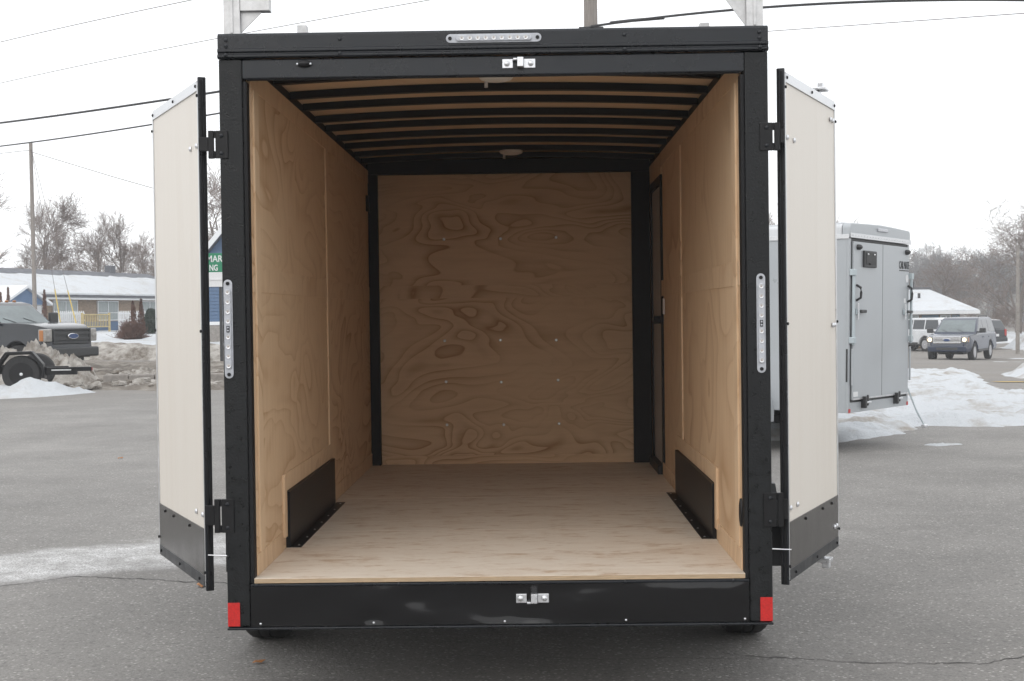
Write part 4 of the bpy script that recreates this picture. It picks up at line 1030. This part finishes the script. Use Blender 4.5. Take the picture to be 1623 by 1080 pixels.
for s in (3.1, 4.4, 5.6): MB().box(s, s+0.09, -1.145, -1.06, MZ-0.2, 2.05).build("post", M['trimwhite'], FP)
DK = empty("deck_railing", (-28.27, 68.93, 0), math.atan2(.962, .274), "yellowish wooden deck railing before the motel's brick wall", "railing")
for k in range(15): MB().box(4.55+k*0.16, 4.59+k*0.16, -2.03, -2.0, 1.25, 1.86).build("baluster", M['yelwood'], DK)
MB().box(4.4, 7.0, -2.08, -1.96, 1.865, 1.93).build("rail", M['yelwood'], DK); MB().box(4.4, 7.0, -2.05, -1.98, 1.18, 1.245).build("rail", M['yelwood'], DK)
for s in (4.35, 7.01): MB().box(s, s+0.1, -2.07, -1.97, MZ-0.3, 2.0).build("post", M['yelwood'], DK)

# blue gabled building and the green sign in the gap left of the black trailer
BB = empty("blue_building", (-12.5, 56.2, 0), 0, "blue clapboard building with a steep white edged gable, behind the green sign", "building")
mb = MB()
zb = H(-12.5, 56)-0.2
bl = MB(); nb_ = 34
gab = lambda z: 2.05 if z < 4.05 else max(0.02, 2.05*(1-(z-4.05)/2.42))
MB().prism([(-2.05, zb), (2.05, zb), (2.05, 4.05), (0, 6.47), (-2.05, 4.05)], 0.05, 9.0, 'XZ').build("wall", M['siding'], BB)
z = 1.45
while z < 6.25:
    a, c = gab(z), gab(z+0.145)
    MB().rings([[(-a, 0.0, z), (a, 0.0, z), (a, 0.045, z), (-a, 0.045, z)], [(-c, 0.03, z+0.145), (c, 0.03, z+0.145), (c, 0.046, z+0.145), (-c, 0.046, z+0.145)]]).build("clapboard", M['siding'], BB); z += 0.15
MB().box(-2.12, 2.12, -0.03, 0.045, 1.30, 1.445).build("water_table", M['trimwhite'], BB)
MB().box(-2.05, 2.05, 0.0, 0.045, zb, 1.295).build("foundation", M['concrete'], BB)
MB().prism([(-2.45, 3.62), (0, 6.52), (2.45, 3.62), (2.45, 3.90), (0, 6.80), (-2.45, 3.90)], -0.35, 9.2, 'XZ').build("roof", M['shingle'], BB)
MB().prism([(-2.47, 3.60), (0, 6.50), (2.47, 3.60), (2.47, 3.93), (0, 6.83), (-2.47, 3.93)], -0.40, -0.352, 'XZ').build("bargeboard", M['trimwhite'], BB)
SG = empty("roadside_sign", (-11.05, 40.2, 0), 0, "green and white roadside sign on dark posts, in the gap left of the black trailer", "sign")
bx("sign_face", M['green'], SG, -1.2, 1.03, 0, 0.12, 3.09, 3.70, bevel=0.01)
bx("sign_face", M['trimwhite'], SG, -1.2, 1.03, 0, 0.12, 2.61, 3.085, bevel=0.01)
bx("sign_rail", M['trimwhite'], SG, -1.2, 1.03, -0.02, -0.001, 2.83, 2.86)
for x in (-1.05, 0.88): bx("sign_post", M['darkplastic'], SG, x, x+0.09, 0.02, 0.10, H(-10, 40)-0.2, 2.605)
VM = lambda x, y, z: Matrix(((1, 0, 0, x), (0, 0, -1, y), (0, 1, 0, z), (0, 0, 0, 1)))
lettering("MAR", 0.30, M['trimwhite'], SG, VM(0.75, -0.003, 3.51), width=0.52, bold=0.004)
lettering("NG", 0.27, M['trimwhite'], SG, VM(0.72, -0.003, 3.22), width=0.27, bold=0.006)

# hip roofed motel wing on the right
HZ = H(25, 84)
HB_ = empty("motel_wing", (23.3, 83.4, 0), 0, "low hip roofed motel wing under clean snow, behind the parked cars", "motel")
def hbx(name, m, x0, x1, y0, y1, z0, z1, parent=None): return bx(name, m, parent or HB_, x0, x1, y0, y1, z0, z1)
hbx("wall", M['brick'], -9, 3.35, 0.5, 9.5, HZ-0.3, 1.30)
MB().rings([[(-9.6, 0, 1.40), (4.35, 0, 1.40), (4.35, 10, 1.40), (-9.6, 10, 1.40)], [(-6, 5, 2.98), (2.75, 5, 2.92), (2.75, 5.02, 2.92), (-6, 5.02, 2.98)]]).build("roof", M['shingle'], HB_)
MB().rings([[(-9.65, -0.05, 1.41), (4.42, -0.05, 1.41), (4.42, 10.05, 1.41), (-9.65, 10.05, 1.41)], [(-9.6, -0.03, 1.52), (4.38, -0.03, 1.52), (4.38, 10, 1.52), (-9.6, 10, 1.52)], [(-6, 4.4, 2.93), (2.5, 4.4, 2.88), (2.5, 5.6, 2.88), (-6, 5.6, 2.93)]]).build("roof_snow", M['snow'], HB_, smooth=True)
hbx("ridge_cap", M['shingle'], -6, 2.75, 4.75, 5.25, 2.945, 3.02)
hbx("fascia", M['trimwhite'], -9.65, 4.42, -0.09, -0.055, 1.27, 1.47)
hbx("soffit", M['trimwhite'], -9.6, 4.35, -0.05, 0.49, 1.31, 1.36)
for x, y, z in ((1.55, 4.9, 3.0), (1.35, 2.6, 2.2), (3.0, 3.2, 2.05)): MB().cyl((x, y, z-0.3), (x, y, z+0.42), 0.09, n=8).build("roof_vent", M['darkplastic'], HB_)
for x0, x1, m in ((0.95, 2.0, M['bluedoor']), (-2.6, -1.5, M['bluedoor']), (2.85, 3.3, M['bluedoor'])):
    d_ = hbx("door", m, x0, x1, 0.44, 0.498, HZ, 1.22); MB().ball((x0+0.12, 0.42, 0.15), 0.04).build("handle", M['chrome'], d_)
for x0, x1 in ((-0.25, 0.75), (2.1, 2.75), (-4.6, -2.8)):
    w = MB(); t = 0.06; w.box(x0, x1, 0.43, 0.498, 1.16, 1.22); w.box(x0, x1, 0.43, 0.498, 0.10, 0.16); xm = (x0+x1)/2
    for x in (x0, xm, x1-t): w.box(x, x+t, 0.435, 0.495, 0.16, 1.16)
    w = w.build("window", M['trimwhite'], HB_); bx("pane", M['curtain'], w, x0+t, xm, 0.45, 0.47, 0.16, 1.16); bx("pane", M['curtain'], w, xm+t, x1-t, 0.45, 0.47, 0.16, 1.16)

# ------------------------------------------------------------------ vehicles
def quadpane(pts, th, m, name, parent):
    a, b, c, d = [Vector(p) for p in pts]; n = (b-a).cross(d-a).normalized()*th
    return MB().rings([[a, b, c, d], [a+n, b+n, c+n, d+n]]).build(name, m, parent)
def car(name, label, cat, loc, head, paint, spec, lit=False, group=None):
    """x forward, y left. spec: overall sizes of the body"""
    L, W, Hh, wb, rw = spec['L'], spec['W'], spec['H'], spec['wb'], spec['r']
    hood, belt, cowl, wtop, roofend, glassend = spec['hood'], spec['belt'], spec['cowl'], spec['wtop'], spec['roofend'], spec['glassend']
    bed = spec.get('bed'); f, b = L/2, -L/2
    xf, xr = spec['xf'], spec['xf']-wb; gc = spec.get('gc', 0.42)
    root = empty(name, loc, math.atan2(head[1], head[0]), label, cat, group)
    hw0 = W/2
    def hw(x, z):
        k = 1.0
        if z < 0.6: k -= 0.04*(0.6-z)/0.3
        if z > 0.9: k -= 0.05*(z-0.9)/0.4
        for e in (f, -b):
            xx = x if e == f else -x
            if xx > e-0.7: k -= 0.16*((xx-e+0.7)/0.7)**2
        return hw0*k
    pts = [(b+0.06, gc+0.05), (b, gc+0.25), (b+0.02, belt-0.1), (b+0.04, belt)]
    x = b+0.5
    while x < cowl-0.3: pts.append((x, belt+0.01)); x += 0.5
    pts += [(cowl, hood+0.04), (cowl+(f-cowl)*0.4, hood+0.03), (f-0.45, hood-0.03), (f-0.16, hood-0.11), (f-0.04, hood-0.25), (f-0.02, gc+0.32), (f, gc+0.24), (f-0.02, gc+0.08), (f-0.12, gc)]
    def arc(xc): return [(xc+(rw+0.09)*math.cos(t), rw+(rw+0.09)*math.sin(t)) for t in [math.radians(v) for v in range(8, 173, 15)] if rw+(rw+0.09)*math.sin(t) > gc]
    pts += [(xf+rw+0.12, gc)] + arc(xf) + [(xf-rw-0.12, gc), (xr+rw+0.12, gc)] + arc(xr) + [(xr-rw-0.12, gc)]
    rings = [[(p[0], s*hw(*p), p[1]) for p in pts] for s in (-1, 1)]
    MB().rings(rings).build("body", paint, root, bevel=0.05, seg=3, smooth=True)
    # cabin
    zb, zt = belt-0.02, Hh
    def gy(z): return hw0*(0.945-0.165*(z-zb)/(zt-zb))
    ge = glassend
    gp = [(cowl+0.08, zb), (wtop, zt-0.07), (wtop-0.3, zt-0.015), (roofend+0.4, zt), (roofend, zt-0.06), (ge, zb)]
    MB().rings([[(p[0], s*gy(p[1]), p[1]) for p in gp] for s in (-1, 1)]).build("cabin", paint, root, bevel=0.05, seg=3, smooth=True)
    def lx(za, a, c): return a[0]+(c[0]-a[0])*(za-a[1])/(c[1]-a[1])
    z0, z1 = zb+0.08, zt-0.13
    fx = lambda z: lx(z, gp[0], gp[1])+0.006; bxp = lambda z: lx(z, gp[5], gp[4])-0.006
    quadpane([(fx(z0), -gy(z0)+.09, z0), (fx(z0), gy(z0)-.09, z0), (fx(z1), gy(z1)-.08, z1), (fx(z1), -gy(z1)+.08, z1)], 0.004, M['glasslight'], "windscreen", root)
    quadpane([(bxp(z0+.04), gy(z0)-.1, z0+.04), (bxp(z0+.04), -gy(z0)+.1, z0+.04), (bxp(z1), -gy(z1)+.1, z1), (bxp(z1), gy(z1)-.1, z1)], 0.004, M['glassdark'], "rear_window", root)
    cuts = spec['cuts']
    for s in (-1, 1):
        for i in range(len(cuts)-1):
            xa, xc = cuts[i]-0.04, cuts[i+1]+0.04
            top0, top1 = (xa, xc)
            if i == 0: top0 = min(xa, fx(z1)-0.14); xa = fx(z0)-0.18
            if i == len(cuts)-2: xc = bxp(z0)+0.12; top1 = bxp(z1)+0.14
            q = [(xa, s*(gy(z0)+.005), z0), (top0, s*(gy(z1)+.005), z1), (top1, s*(gy(z1)+.005), z1), (xc, s*(gy(z0)+.005), z0)]
            if s < 0: q.reverse()
            quadpane(q, 0.004, M['glassdark'], "side_window", root)
        for xq in cuts[1:3]:
            y = hw(xq, belt-0.15); q = sorted((s*(y+0.002), s*(y+0.03)))
            bx("door_handle", paint if not spec.get('chromeh') else M['chrome'], root, xq+0.06, xq+0.24, q[0], q[1], belt-0.20, belt-0.16, bevel=0.01)
        q = sorted((s*(hw0+0.01), s*(hw0+0.17)))
        mr_ = bx("wing_mirror", M['darkplastic'], root, cowl-0.28, cowl-0.14, s*(hw0+0.02) if s > 0 else s*(hw0+0.30), s*(hw0+0.30) if s > 0 else s*(hw0+0.02), belt+0.02, belt+spec.get('mir', 0.24), bevel=0.04)
        q = sorted((s*(hw0-0.08), s*(hw0+0.03))); bx("arm", M['darkplastic'], mr_, cowl-0.25, cowl-0.17, q[0], q[1], belt+0.03, belt+0.09)
        q = sorted((s*(hw(0, 0.75)+0.001), s*(hw(0, .75)+0.018))); bx("side_trim", M['darkplastic'], root, xr+rw+0.15, xf-rw-0.15, q[0], q[1], gc+0.02, gc+0.12)
        for xa in (xf, xr): wheel(root, xa, s*(hw0-0.13), rw, rw, 0.26, s, rimcol=spec.get('rim', M['silver']), spokes=6).rotation_euler = (0, 0, R(90))
    MB().box(xr-0.2, xf+0.3, -0.55, 0.55, 0.30, gc+0.06).build("chassis", M['darkplastic'], root)
    # front
    gh0, gh1 = spec['grille']; gw = spec['gw']
    xg = f+0.005
    gr = MB()
    for z0_, z1_ in ((gh1-0.05, gh1), (gh0, gh0+0.05)): gr.box(xg-0.12, xg+0.02, -gw, gw, z0_, z1_)
    for s in (-1, 1): q = sorted((s*gw, s*(gw-0.06))); gr.box(xg-0.12, xg+0.02, q[0], q[1], gh0+0.05, gh1-0.05)
    g = gr.build("grille", spec['gcol'], root, bevel=0.012)
    bx("grille_mesh", M['darkplastic'], g, xg-0.13, xg-0.02, -gw+0.06, gw-0.06, gh0+0.05, gh1-0.05)
    nsl = spec['slats']
    for k in range(nsl):
        z = gh0+0.05+(gh1-gh0-0.1)*(k+0.5)/nsl; hs = spec.get('slat_h', 0.03); bx("slat", spec['gcol'], g, xg-0.019, xg+0.012, -gw+0.062, gw-0.062, z-hs/2, z+hs/2, bevel=0.006)
    zc_ = (gh0+gh1)/2
    MB().lathe([(0.0, 0.04), (0.9, 0.04), (1.0, 0.03), (1.0, 0.0)], 'X', n=24).build("badge", M['chrome'], g, loc=(xg+0.012, 0, zc_)).scale = (1, 0.17*spec.get('bs', 1), 0.07*spec.get('bs', 1))
    MB().lathe([(0.0, 0.004), (1.0, 0.004), (1.0, 0.0)], 'X', n=24).build("badge_field", M['ovalblue'], g, loc=(xg+0.0525, 0, zc_)).scale = (1, 0.145*spec.get('bs', 1), 0.055*spec.get('bs', 1))
    for s in (-1, 1):
        q = sorted((s*(gw+0.015), s*(hw0-0.10)))
        hl = bx("headlight", M['lampoff'], root, f-0.30, f-0.012, q[0], q[1], spec['hl'][0], spec['hl'][1], bevel=0.03)
        MB().lathe([(0.001, 0.012), (0.085, 0.0), (0.085, -0.02)], 'X', (f+0.0, s*(gw+0.15), sum(spec['hl'])/2), 16).build("bulb", M['lampon'] if lit else M['lampoff'], hl, smooth=True)
        q = sorted((s*(hw0-0.16), s*(hw0-0.085))); bx("indicator", M['amber'], hl, f-0.24, f-0.10, q[0], q[1], spec['hl'][0]+0.02, spec['hl'][1]-0.03, bevel=0.01)
        MB().lathe([(0.001, 0.03), (0.055, 0.02), (0.06, 0.0)], 'X', (f-0.01, s*(hw0*0.72), gc+0.17), 14).build("fog_light", M['lampoff'], root, smooth=True)
    MB().box(f-0.08, f+spec.get('bump', 0.03), -hw0*0.84, hw0*0.84, gc+0.03, gc+0.29).build("front_bumper", spec.get('bcol', paint), root, bevel=0.05, seg=3)
    bx("intake", M['darkplastic'], root, f+spec.get('bump', 0.03)-0.01, f+spec.get('bump', 0.03)+0.006, -hw0*0.46, hw0*0.46, gc+0.12, gc+0.22)
    # rear
    for s in (-1, 1):
        q = sorted((s*(hw0-0.24), s*(hw0-0.04))); t_ = bx("tail_light", M['tail'], root, b-0.012, b+0.16, q[0], q[1], belt-0.42, belt-0.03, bevel=0.02)
    bx("rear_bumper", spec.get('rbcol', paint), root, b-0.10, b+0.05, -hw0*0.93, hw0*0.93, gc+0.06, gc+0.30, bevel=0.04)
    bx("licence_plate", M['trimwhite'], root, b-0.022, b-0.002, -0.15, 0.15, belt-0.45, belt-0.30)
    if spec.get('rails'):
        for s in (-1, 1):
            y = s*(gy(zt)-0.10); MB().tube([(wtop-0.5, y, zt-0.01), (wtop-0.6, y, zt+0.05), (roofend+0.4, y, zt+0.05), (roofend+0.3, y, zt-0.01)], 0.022, 6).build("roof_rail", M['darkplastic'], root)
    if spec.get('clear'):
        for k in range(5): MB().ball((wtop-0.35, (k-2)*0.27, zt+0.005), 0.05, 8, 5, (1.3, 1, 0.6)).build("roof_marker", M['amber'], root)
    for s in (-1, 1):
        quadpane([(fx(zb+0.09)+0.02, s*0.35-0.02, zb+0.085), (fx(zb+0.09)+0.02, s*0.35+0.02, zb+0.085), (fx(zb+0.20)+0.012, s*0.35-0.28, zb+0.2), (fx(zb+0.20)+0.012, s*0.35-0.31, zb+0.2)], 0.008, M['darkplastic'], "wiper", root)
    if bed:
        bx("cargo_bed", M['darkplastic'], root, b+0.12, bed-0.1, -hw0+0.16, hw0-0.16, belt+0.011, belt+0.03)
    return root
SUV = dict(L=5.25, W=2.0, H=1.94, wb=3.02, r=0.40, hood=1.17, belt=1.22, cowl=1.16, wtop=0.22, roofend=-2.34, glassend=-2.60, xf=1.68, cuts=(0.80, -0.25, -1.25, -2.4), grille=(0.80, 1.10), gw=0.60, slats=3, gcol=M['chrome'], hl=(0.84, 1.09), slat_h=0.045, rails=True, gc=0.40)
hd = Vector((-0.50, -0.866))
fr_ = Vector((17.9, 58.2)) - hd*0.0
car("suv", "dark blue suv driving towards us with its headlights lit", "suv", (19.45, 59.4, H(19.4, 59.2)), hd, M['blue'], SUV, lit=True)
WSUV = dict(SUV); WSUV.update(rails=False, chromeh=False, rbcol=M['darkplastic'])
car("suv", "white suv parked with its tail towards us, left of the blue one", "suv", (22.6, 84.0-6.2, H(22.6, 78)), Vector((-0.45, 0.89)), M['whitepaint'], WSUV)
DS = dict(SUV); DS.update(H=1.8, rails=False, rbcol=M['blackpaint'])
car("suv", "dark suv standing behind the blue one, only its tail showing", "suv", (25.6, 80.6, H(25, 80)), Vector((-0.62, 0.78)), M['blackpaint'], DS)
PK = dict(L=6.3, W=2.03, H=2.04, wb=4.0, r=0.42, hood=1.40, belt=1.38, cowl=1.42, wtop=0.72, roofend=-0.95, glassend=-1.15, xf=2.15, cuts=(1.2, 0.25, -1.05), grille=(0.86, 1.27), gw=0.66, slats=2, gcol=M['darkplastic'], hl=(0.92, 1.26), slat_h=0.07, bed=-1.25, gc=0.48, rim=M['plate'], bcol=M['darkplastic'], bump=0.14, bs=1.15, clear=True, mir=0.34)
hd = Vector((0.885, -0.466)); fc = Vector((-12.37, 32.3))
ctr = fc - hd*3.15
car("pickup_truck", "black pickup truck on the road behind the dirty snow pile", "pickup truck", (ctr.x, ctr.y, 0.10), hd, M['navy'], PK)

# ------------------------------------------------------------------ small equipment trailer, left edge
ET = empty("equipment_trailer", (-10.77, 24.19, 0.06), R(11), "black equipment trailer at the left edge, its wheel sunk in snow", "trailer")
wheel(ET, 0, 0, 0.40, 0.395, 0.24, -1, spokes=8).rotation_euler = (0, 0, R(90))
w_ = ET.children[0]; w_.location = (0, 0.0, 0.40)
pr = [(-0.52, 0.33), (-0.47, 0.62), (-0.30, 0.86), (0.22, 0.87), (0.44, 0.60), (0.47, 0.31)]
m_ = MB()
for i in range(len(pr)-1):
    a, c = pr[i], pr[i+1]; n_ = Vector((-(c[1]-a[1]), c[0]-a[0])).normalized()*0.014
    m_.prism([a, c, (c[0]+n_.x, c[1]+n_.y), (a[0]+n_.x, a[1]+n_.y)], -0.17, 0.14, 'XZ')
m_.prism([(p[0], p[1]) for p in pr]+[(0.42, 0.30), (0.40, 0.58), (0.19, 0.81), (-0.27, 0.80), (-0.43, 0.58), (-0.48, 0.33)], 0.141, 0.155, 'XZ')
m_.prism([(p[0], p[1]) for p in pr]+[(0.43, 0.32), (0.41, 0.59), (0.20, 0.83), (-0.28, 0.82), (-0.44, 0.59), (-0.49, 0.34)], -0.184, -0.171, 'XZ')
m_.build("fender", M['plate'], ET, bevel=0.004)
MB().box(-3.4, 0.92, 0.20, 0.30, 0.40, 0.55).box(-3.4, -0.6, 1.75, 1.85, 0.40, 0.55).build("frame_rail", M['plate'], ET, bevel=0.004)
MB().box(0.481, 1.12, 0.02, 0.16, 0.37, 0.53).build("frame_end", M['plate'], ET, bevel=0.006)
MB().box(0.60, 1.0, -0.004, 0.018, 0.46, 0.485).build("trim_strip", M['alu'], ET)
MB().box(1.121, 1.42, 0.0, 0.18, 0.44, 0.53).build("stub", M['plate'], ET, bevel=0.006)
bx("end_marker", M['redround'], ET, 1.421, 1.428, 0.03, 0.15, 0.455, 0.515)
bx("deck", M['polewood'], ET, -3.4, -0.65, 0.305, 1.745, 0.551, 0.60)
MB().cyl((0, -0.05, 0.40), (0, 1.9, 0.40), 0.035, n=8).build("axle", M['plate'], ET)
w2_ = wheel(ET, 0, 2.05, 0.40, 0.395, 0.24, 1, spokes=8); w2_.rotation_euler = (0, 0, R(90))

# ------------------------------------------------------------------ grey cargo trailer, right
GT = empty("cargo_trailer", (0, 0, 0), label="silver grey enclosed cargo trailer with closed rear doors, parked on the snow at right", cat="cargo trailer")
_th = math.atan2(.825, .565)
GT.matrix_world = Matrix.Translation((4.038, 10.64, -0.01)) @ Matrix.Rotation(R(1.0), 4, 'Y') @ Matrix.Rotation(_th, 4, 'Z')
GW, GL = 0.92, 3.7
def gb(name, m, x0, x1, y0, y1, z0, z1, bevel=0.0, parent=None): return bx(name, m, parent or GT, x0, x1, y0, y1, z0, z1, bevel=bevel)
gb("body", M['greyskin'], -GW, GW, 0.03, GL, 0.46, 2.37, 0.004)
# curved roof with a dusting of snow
rp_ = [(-GW, 2.372)]+[(-GW+0.055*(1-math.cos(t)), 2.475+0.055*math.sin(t)) for t in [math.pi/2*k/6 for k in range(7)]]
rp_ = rp_+[(-0.4, 2.543), (0, 2.55), (0.4, 2.543)]+[(-x, z) for x, z in reversed(rp_)]
MB().prism(rp_, 0.09, GL, 'XZ').build("roof", M['whitepaint'], GT, smooth=True)
MB().prism([(x*0.985, z+0.014) for x, z in rp_[3:-3]]+[(GW*0.8, 2.50), (-GW*0.8, 2.50)], 0.12, GL-0.02, 'XZ').build("roof_snow", M['snow'], GT, smooth=True)
MB().prism([(x*1.004, z+0.004) for x, z in rp_], -0.012, 0.085, 'XZ').build("rear_cap", M['greyskin'], GT, bevel=0.012, seg=3, smooth=True)
gb("cap_trim", M['alu'], -GW-0.006, GW+0.006, -0.022, -0.013, 2.372, 2.425, 0.003)
gb("side_trim", M['alu'], -GW-0.012, -GW-0.001, 0.0, GL, 2.36, 2.41, 0.003)
for k in range(22): MB().ball((-GW+0.04+k*0.084, -0.023, 2.40), 0.007, 6, 4).build("rivet", M['zinc'], GT)
gb("cap_lamp", M['lens'], -0.14, 0.16, -0.028, -0.0125, 2.475, 2.515, 0.008)
gb("frame", M['greyskin'], -GW, -GW+0.045, 0.0, 0.0295, 0.46, 2.37)
gb("frame", M['greyskin'], GW-0.045, GW, 0.0, 0.0295, 0.46, 2.37)
gb("frame", M['darkplastic'], -GW+0.046, GW-0.046, 0.005, 0.0295, 0.575, 2.37)
gb("sill", M['greyskin'], -GW+0.0455, GW-0.0455, -0.003, 0.0295, 0.46, 0.572, 0.003)
def gdoor(x0, x1, hs):
    d = gb("rear_door", M['greyskin'], x0, x1, -0.02, 0.004, 0.60, 2.335, 0.006)
    gb("edge_trim", M['alu'], x0, x1, -0.026, -0.0205, 0.60, 0.618, parent=d)
    return d
dl = gdoor(-GW+0.07, 0.018, -1); dr = gdoor(0.026, GW-0.05, 1)
gb("door_seam", M['rubber'], 0.0185, 0.0255, -0.018, 0.004, 0.60, 2.33)
for s, x in ((-1, -GW+0.035), (1, GW-0.025)):
    lb_ = gb("lock_bar", M['lbluebar'], x-0.016, x+0.016, -0.055, -0.024, 1.20, 2.02, 0.008)
    for z in (1.22, 1.96): gb("hinge", M['lbluebar'], x-0.035, x+0.035, -0.062, 0.0, z, z+0.07, 0.006, lb_)
    gb("lock_bar", M['greyskin'], x-0.012, x+0.012, -0.04, -0.018, 0.76, 1.16, 0.006)
for x, z0, z1 in ((-GW+0.16, 1.69, 1.86), (GW-0.09, 1.69, 1.88)):
    MB().tube([(x, -0.02, z0), (x, -0.07, z0+0.03), (x, -0.075, (z0+z1)/2), (x, -0.07, z1-0.03), (x, -0.02, z1)], 0.014, 8).build("grab_handle", M['darkplastic'], GT, smooth=True)
for x, sg in ((-GW+0.16, 1), (GW-0.22, 1)):
    l_ = gb("latch", M['lbluebar'], x-0.03, x+0.06, -0.04, -0.0205, 1.535, 1.60, 0.006)
    gb("lever", M['darkplastic'], x+0.062, x+0.23, -0.055, -0.03, 1.555, 1.59, 0.008, l_)
    gb("latch_pin", M['zinc'], x-0.01, x+0.012, -0.05, -0.0405, 1.48, 1.66, 0.004, l_)
for x in (-GW+0.20, GW-0.14):
    m_ = MB(); m_.ball((x, -0.02, 2.275), 0.055, 10, 6, (1, 0.9, 0.62)); m_.build("marker_lamp", M['darkplastic'], GT, smooth=True)
pl_ = gb("plate_holder", M['darkplastic'], -GW+0.33, -GW+0.70, -0.045, -0.0205, 2.06, 2.245, 0.01)
gb("holder_recess", M['plate'], -GW+0.37, -GW+0.66, -0.049, -0.0455, 2.09, 2.225, 0.004, pl_)
for x in (-GW+0.42, -GW+0.61): MB().ball((x, -0.05, 2.205), 0.012, 6, 4).build("bolt", M['zinc'], pl_)
MB().ball((-GW+0.47, -0.05, 2.10), 0.012, 6, 4).build("bolt", M['plate'], pl_)
lettering("CAR MATE", 0.13, M['darkplastic'], GT, VM(0.70, -0.0225, 2.115), width=0.33, bold=0.0)
gb("letter_rule", M['darkplastic'], 0.545, 0.855, -0.023, -0.0205, 2.05, 2.062)
MB().lathe([(0.0, -0.003), (0.048, -0.003), (0.048, 0.0)], 'Y', (0.80, -0.0205, 1.965), 18).build("sticker", M['trimwhite'], GT)
gb("sticker", M['trimwhite'], 0.70, 0.76, -0.023, -0.0205, 1.68, 1.73)
gb("sticker", M['trimwhite'], -GW+0.09, -GW+0.21, -0.0275, -0.0205, 0.635, 0.69)
for x in (-0.47, 0.52):
    l_ = gb("ramp_latch", M['darkplastic'], x-0.09, x-0.04, -0.06, -0.0, 0.50, 0.63, 0.008)
    gb("latch_bar", M['zinc'], x-0.0395, x+0.10, -0.055, -0.035, 0.55, 0.572, 0.006, l_); gb("latch_eye", M['darkplastic'], x+0.04, x+0.075, -0.034, -0.004, 0.52, 0.64, 0.006, l_)
for s in (-1, 1): q = sorted((s*(GW-0.055), s*(GW-0.002))); gb("reflector", M['red'], q[0], q[1], -0.006, -0.0035, 0.462, 0.505)
MB().lathe([(0.0, -0.012), (0.042, -0.01), (0.045, 0.0)], 'X', (-GW-0.001, 0.20, 0.955), 18).build("side_reflector", M['redround'], GT, smooth=True)
MB().lathe([(0.0, -0.008), (0.015, -0.008), (0.018, 0.0)], 'X', (-GW-0.001, 0.21, 0.82), 12).build("side_plug", M['darkplastic'], GT)
gb("vent_strip", M['darkplastic'], -GW-0.004, -GW-0.0005, 0.01, 0.028, 0.80, 1.16)
lettering("E", 0.12, M['darkplastic'], GT, Matrix(((0, 0, -1, -GW-0.002), (-1, 0, 0, 0.36), (0, 1, 0, 2.26), (0, 0, 0, 1))))
for s in (-1, 1):
    wheel(GT, s*(GW-0.03), 1.40, 0.35, 0.345, 0.21, s, rimcol=M['silver'], spokes=5)
    A_ = [math.radians(v) for v in range(-8, 189, 14)]
    outer = [(1.40+0.53*math.cos(t), 0.40+0.50*math.sin(t)) for t in A_]; inner = [(1.40+0.48*math.cos(t), 0.40+0.45*math.sin(t)) for t in reversed(A_)]
    q = sorted((s*(GW+0.001), s*(GW+0.20))); MB().prism(outer+inner, q[0], q[1], 'YZ').build("fender", M['greyskin'], GT, smooth=True)
    gb("wheel_well", M['plate'], *(sorted((s*(GW+0.0005), s*(GW+0.004)))), 0.95, 1.85, 0.46, 0.80)
MB().cyl((-0.8, 1.40, 0.35), (0.8, 1.40, 0.35), 0.03, n=8).build("axle", M['plate'], GT)
MB().box(-0.05, 0.05, GL, GL+1.2, 0.42, 0.50).cyl((0, GL+0.9, 0.0), (0, GL+0.9, 0.42), 0.035, n=8).build("tongue", M['plate'], GT)
MB().tube([(GW-0.02, -0.01, 0.66), (GW+0.05, -0.08, 0.42), (GW+0.10, -0.16, 0.24)], 0.007, 5).tube([(GW-0.02, -0.01, 0.64), (GW+0.03, -0.10, 0.38), (GW+0.08, -0.17, 0.23)], 0.007, 5).build("support_cable", M['lbluebar'], GT)
MB().box(GW+0.06, GW+0.15, -0.20, -0.14, 0.19, 0.23).build("cable_foot", M['zinc'], GT, bevel=0.01)

# ------------------------------------------------------------------ dead leaves on the asphalt
for (x, y, rz, s_, lb) in ((-1.13, 0.835, 0.4, 0.03, "small orange brown leaf on the asphalt near the left bumper corner"), (-1.84, 2.70, 1.9, 0.05, "orange brown leaf lying under the left door's lower corner"), (-4.6, 10.4, 1.0, 0.04, "lone tan leaf far out on the asphalt at left")):
    m_ = MB(); pts = [(-1, 0, 0), (-0.5, 0.42, .22), (0.3, 0.5, .15), (1, 0, .3), (0.3, -0.45, .05), (-0.5, -0.4, .2)]
    m_.add([(a*s_, c*s_, d*s_+0.002) for a, c, d in pts]+[(a*s_, c*s_, d*s_+0.005) for a, c, d in pts], [(0, 1, 2, 3, 4, 5), (6, 7, 8, 9, 10, 11)]+[(i, (i+1) % 6, 6+(i+1) % 6, 6+i) for i in range(6)])
    o = m_.build("fallen_leaf", M['leaf'], label=lb, cat="leaf", group="dead leaves on the asphalt"); o.location = (x, y, H(x, y)+0.003); o.rotation_euler = (0, 0, rz); o['kind'] = 'thing'

# ------------------------------------------------------------------ the air
hz = bpy.data.materials.new("haze"); hz.use_nodes = True
n = hz.node_tree.nodes; n.remove(n['Principled BSDF'])
pv = n.new("ShaderNodeVolumePrincipled"); pv.inputs['Color'].default_value = (0.955, 0.975, 1.0, 1); pv.inputs['Density'].default_value = HAZE; pv.inputs['Anisotropy'].default_value = 0.2
pv.inputs['Density Attribute'].default_value = ""; pv.inputs['Color Attribute'].default_value = ""; pv.inputs['Temperature Attribute'].default_value = ""
hz.node_tree.links.new(pv.outputs[0], n['Material Output'].inputs['Volume'])
MB().box(-240, 240, -82, 412, -2.0, 24).build("haze", hz, kind='stuff')
